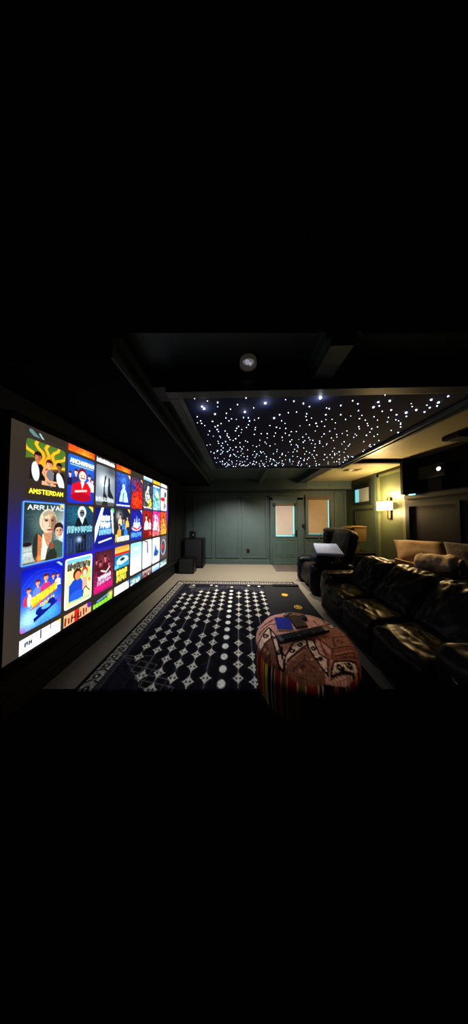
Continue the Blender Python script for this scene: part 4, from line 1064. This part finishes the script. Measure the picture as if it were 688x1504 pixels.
for k in range(8):
    p = ax @ Vector((.11+.01*k, -.06+.02*k, -.115)); tube(bm, [p, p+Vector((.02, -.03, -.012))], .010, 6)
obj('fringe', bm, mat('tan_fringe', (0.55, 0.42, 0.26), 0.9, vary=0.2), rb, True)
ty = thing('wooden_tray', 'light wooden tray rim standing on the bench behind the sofa', 'tray', (2.48, 2.6, .80))
WD = mat('light_wood', (0.66, 0.50, 0.33), 0.5, vary=0.2, vscale=8)
bm = NB(); box(bm, 2.38, 2.40, 2.54, 2.86, .778, .875, .004); obj('tray_side', bm, WD, ty)
bm = NB(); box(bm, 2.62, 2.64, 2.54, 2.86, .778, .83, .004); obj('tray_side', bm, WD, ty)
bm = NB(); box(bm, 2.40, 2.62, 2.54, 2.56, .778, .83, .004); box(bm, 2.40, 2.62, 2.84, 2.86, .778, .83, .004); box(bm, 2.40, 2.62, 2.56, 2.84, .778, .788); obj('tray_base', bm, WD, ty)

# ================================================================== SPEAKERS IN THE FAR LEFT CORNER
GR = mat('speaker_grille', (0.075, 0.08, 0.11), 0.8, bump=0.4, bscale=300, vary=0.1)
sw = thing('floor_speaker', 'tall black floor speaker in the far left corner', 'speaker', (-1.36, 5.45, 0))
bm = NB(); box(bm, -1.67, -1.07, 5.33, 5.68, 0.02, .87, .008); cab_ = obj('cabinet', bm, BLACKP, sw)
bm = NB(); box(bm, -1.62, -1.13, 5.315, 5.33, .06, .84, .004); obj('grille', bm, GR, cab_)
for x in (-1.62, -1.14):
    bm = NB(); box(bm, x, x+.04, 5.38, 5.62, 0, .02); obj('foot', bm, BLACKP, cab_)
ss = thing('subwoofer', 'low square black subwoofer on the carpet below the screen corner', 'speaker', (-1.42, 4.95, 0))
bm = NB(); box(bm, -1.64, -1.215, 4.80, 5.14, 0.012, .40, .008); cab_ = obj('cabinet', bm, BLACKP, ss)
bm = NB(); box(bm, -1.61, -1.25, 4.787, 4.80, .03, .38, .004); obj('grille', bm, mat('sub_grille', (0.15, 0.155, 0.165), 0.8, bump=0.3, bscale=300, vary=0.1), cab_)
for x in (-1.62, -1.27):
    bm = NB(); box(bm, x, x+.03, 4.84, 5.10, 0, .012); obj('foot', bm, BLACKP, cab_)
cs = thing('shelf_speaker', 'tiny black speaker with a bright dot on top of floor speaker', 'speaker', (-1.42, 5.5, .87))
bm = NB(); box(bm, -1.51, -1.34, 5.42, 5.54, .871, 1.08, .015); obj('cabinet', bm, BLACKP, cs)
bm = NB(); lathe(bm, [(0, .006), (.02, .005), (.025, 0)], (-1.41, 5.42, .97), 16, RX(90)); obj('driver', bm, CHROME, cs)

# wall outlet and switch
wo = thing('wall_outlet', 'black wall outlet low on the panelled far wall', 'outlet', (.28, 5.85, .43))
bm = NB(); box(bm, .235, .325, 5.85, 5.859, .36, .49, .003); pl_ = obj('cover_plate', bm, BLACKP, wo)
for z in (.39, .44):
    bm = NB(); box(bm, .26, .30, 5.846, 5.85, z-.012, z+.016, .002); obj('socket', bm, BLACK, pl_)
ws = thing('wall_switch', 'small black switch plate between the door and the window', 'switch', (2.04, 5.79, 1.24))
bm = NB(); box(bm, 1.985, 2.085, 5.78, 5.80, 1.18, 1.29, .004); pl_ = obj('cover_plate', bm, BLACKP, ws)
for x in (2.005, 2.045):
    bm = NB(); box(bm, x, x+.025, 5.773, 5.78, 1.205, 1.265, .002); obj('rocker', bm, BLACK, pl_)

# ================================================================== SCONCE
sc = thing('wall_sconce', 'glowing rectangular wall sconce with bronze bracket in the alcove', 'wall lamp', (3.42, 4.2, 1.75))
bm = NB(); box(bm, 3.27, 3.38, 4.07, 4.40, 1.665, 1.865, .006)
obj('lamp_shade', bm, mat('lit_shade', (1, .9, .7), 0.6, emit=(1.0, 0.86, 0.55), estr=4.0), sc)
bm = NB(); frame_x(bm, 3.385, 4.14, 4.24, 1.46, 1.96, .020, 0, .018); box(bm, 3.403, 3.42, 4.15, 4.23, 1.47, 1.95, .003)
brk = obj('bracket', bm, BRONZE, sc)
bm = NB(); box(bm, 3.397, 3.404, 4.165, 4.215, 1.485, 1.935); obj('inlay', bm, mat('amber_inlay', (0.5, 0.4, 0.22), 0.4, emit=(.8, .6, .3), estr=.25), brk)

# ================================================================== PROJECTOR, CEILING FITTINGS
pj = thing('projector', 'black projector with glowing lens on the dark niche ledge at right', 'projector', (3.5, 3.27, 1.951))
bm = NB(); box(bm, 3.38, 3.60, 3.05, 3.50, 2.20, 2.43, .02); obj('housing', bm, mat('projector_black', (0.006, 0.006, 0.008), 0.7, vary=0.1), pj)
bm = NB(); box(bm, 3.44, 3.54, 3.15, 3.40, 1.952, 2.20, .01); obj('stand', bm, BLACK, pj)
bm = NB(); lathe(bm, [(.0, .0), (.035, .0), (.045, .012), (.05, 0), (.05, -.04)], (3.37, 3.13, 2.325), 24, RY(-90)); lr_ = obj('lens_ring', bm, BLACKP, pj, True)
bm = NB(); lathe(bm, [(.0, .016), (.02, .013), (.033, .004), (.033, 0)], (3.37, 3.13, 2.325), 24, RY(-90)); obj('lens', bm, mat('lens_light', (1, 1, 1), 0.2, emit=(.95, .95, 1.0), estr=2.6), lr_, True)
bm = NB(); box(bm, 3.255, 3.32, 3.50, 3.56, 1.926, 1.945, .002); box(bm, 3.30, 3.335, 3.50, 3.56, 1.926, 1.95)
o = obj('indicator_light', bm, mat('cyan_light', (.5, .9, 1), 0.3, emit=(.55, .9, 1.0), estr=1.6)); tag(o, 'small cyan indicator light under the black niche', 'light')

def downlight(x, y, z, r, label, big_=False):
    t = thing('ceiling_downlight', label, 'ceiling light', (x, y, z), 'recessed ceiling downlights')
    bm = NB(); lathe(bm, [(r, 0), (r, -.006), (r*.80, -.012), (r*.74, -.004), (r*.70, .02), (r*.70, 0)], (x, y, z-.001), 32); obj('trim_ring', bm, WHITE if big_ else CEILW, t, True)
    bm = NB(); lathe(bm, [(0, -.014), (r*.35, -.014), (r*.62, -.004), (r*.70, -.001)], (x, y, z-.001), 32)
    obj('lamp_face', bm, mat('lamp_glass', (.75, .75, .75), .2, emit=(.6, .62, .65), estr=.32) if big_ else mat('lamp_glass_lit', (.8, .8, .7), .3, emit=(.75, .72, .6), estr=.5), t, True)  # nearest lamp is off, faint emission only brightens its face
    return t
t = downlight(0.067, 1.322, ZC, .062, 'white round recessed ceiling light nearest the camera', True)
bm = NB(); lathe(bm, [(0, -.03), (.012, -.028), (.018, -.014)], (0.06, 1.318, ZC), 16); lathe(bm, [(0, -.028), (.009, -.025), (.012, -.014)], (0.085, 1.335, ZC), 12); obj('bulb', bm, mat('bulb_glass', (.9, .9, .9), .1, emit=(.8, .8, .85), estr=.4), t, True)  # bulbs are off, a faint glow is put into the glass
bm = NB(); lathe(bm, [(.062, -.005), (.064, -.035), (.054, -.036), (.05, -.008)], (0.067, 1.322, ZC), 32); obj('rim', bm, mat('tan_rim', (.55, .50, .45), .4, vary=.05, emit=(.5, .45, .4), estr=.12), t, True)  # faint glow added to the rim, which is no lamp
downlight(0.048, 4.09, ZC, .05, 'small round downlight just beyond the star panel, left one')
downlight(1.45, 4.14, ZC, .05, 'small round downlight just beyond the star panel, middle one')
t = downlight(2.60, 4.25, ZC-.07, .07, 'downlight with dark square plate in the alcove ceiling')
bm = NB(); box(bm, 2.46, 2.80, 4.17, 4.36, 2.604, 2.6095); obj('plate', bm, mat('dark_plate', (.2, .2, .16), .6, vary=.1), t)

cb = thing('ceiling_speaker', 'black box speaker fixed to the ceiling at the right edge', 'speaker', (3.25, 2.62, 2.6))
bm = NB(); box(bm, 2.98, 3.50, 2.50, 2.72, 2.615, 2.679, .012); obj('cabinet', bm, BLACKP, cb)
bm = NB(); box(bm, 3.0, 3.48, 2.52, 2.70, 2.606, 2.615, .003); obj('grille', bm, GR, cb)

# ================================================================== LIGHTS
def light(kind, loc, energy, col, size=0.05, rot=None, spot=None, blend=0.5, name='lamp_or_fill_light'):
    L = bpy.data.lights.new(name, kind); L.energy = energy; L.color = col
    if kind == 'AREA': L.size = size
    else: L.shadow_soft_size = size
    if spot: L.spot_size = R(spot); L.spot_blend = blend
    o = bpy.data.objects.new(name, L); C.objects.link(o); o.location = loc
    if rot: o.rotation_euler = rot
    return o
def aim(o, tgt):
    d = Vector(tgt)-Vector(o.location); o.rotation_euler = d.to_track_quat('-Z', 'Y').to_euler(); return o

WARM = (1.0, 0.70, 0.34)
light('POINT', (3.18, 4.23, 2.02), 48, WARM, .05)
light('POINT', (3.16, 4.23, 1.60), 30, WARM, .05)
# far downlights on the pale floor and far wall
aim(light('SPOT', (0.05, 4.12, 2.62), 430, (1, .93, .84), .04, spot=110, blend=.8), (-.2, 5.0, 0))
aim(light('SPOT', (1.45, 4.17, 2.62), 210, (1, .90, .74), .04, spot=110, blend=.8), (1.2, 5.2, 0))
aim(light('SPOT', (2.6, 4.25, 2.58), 14, (1, .80, .45), .04, spot=130, blend=.7), (2.5, 5.6, 1.2))
# added spot under the star panel, brightens the rug
aim(light('SPOT', (-.15, 2.55, 2.45), 100, (.86, .91, 1.0), .12, spot=80, blend=1.0), (-.2, 2.45, 0))
# added warm spot without a fixture, brightens the cushions
aim(light('SPOT', (2.25, 3.75, 2.45), 95, WARM, .04, spot=42, blend=.6), (2.75, 2.45, .92))
# added spot behind the camera, cone edge cuts off low on the ottoman
o = aim(light('SPOT', (.45, -.90, 2.33), 60, (1, .86, .74), .02, spot=27, blend=.12), (.55, 2.27, .52))

w = bpy.data.worlds.new('World'); bpy.context.scene.world = w; w.use_nodes = True
w.node_tree.nodes['Background'].inputs[0].default_value = (0, 0, 0, 1); w.node_tree.nodes['Background'].inputs[1].default_value = 0

cam = bpy.data.cameras.new('Camera'); co_ = bpy.data.objects.new('Camera', cam); C.objects.link(co_)
co_.location = (0, 0, EYE); co_.rotation_euler = (R(91.73), 0, R(1.73))
cam.sensor_fit = 'HORIZONTAL'; cam.sensor_width = 36; cam.lens = 36*265/688; cam.clip_start = 0.05
bpy.context.scene.camera = co_
vs = bpy.context.scene.view_settings
vs.view_transform = 'Standard'; vs.look = 'Medium High Contrast'; vs.exposure = 0; vs.gamma = 1
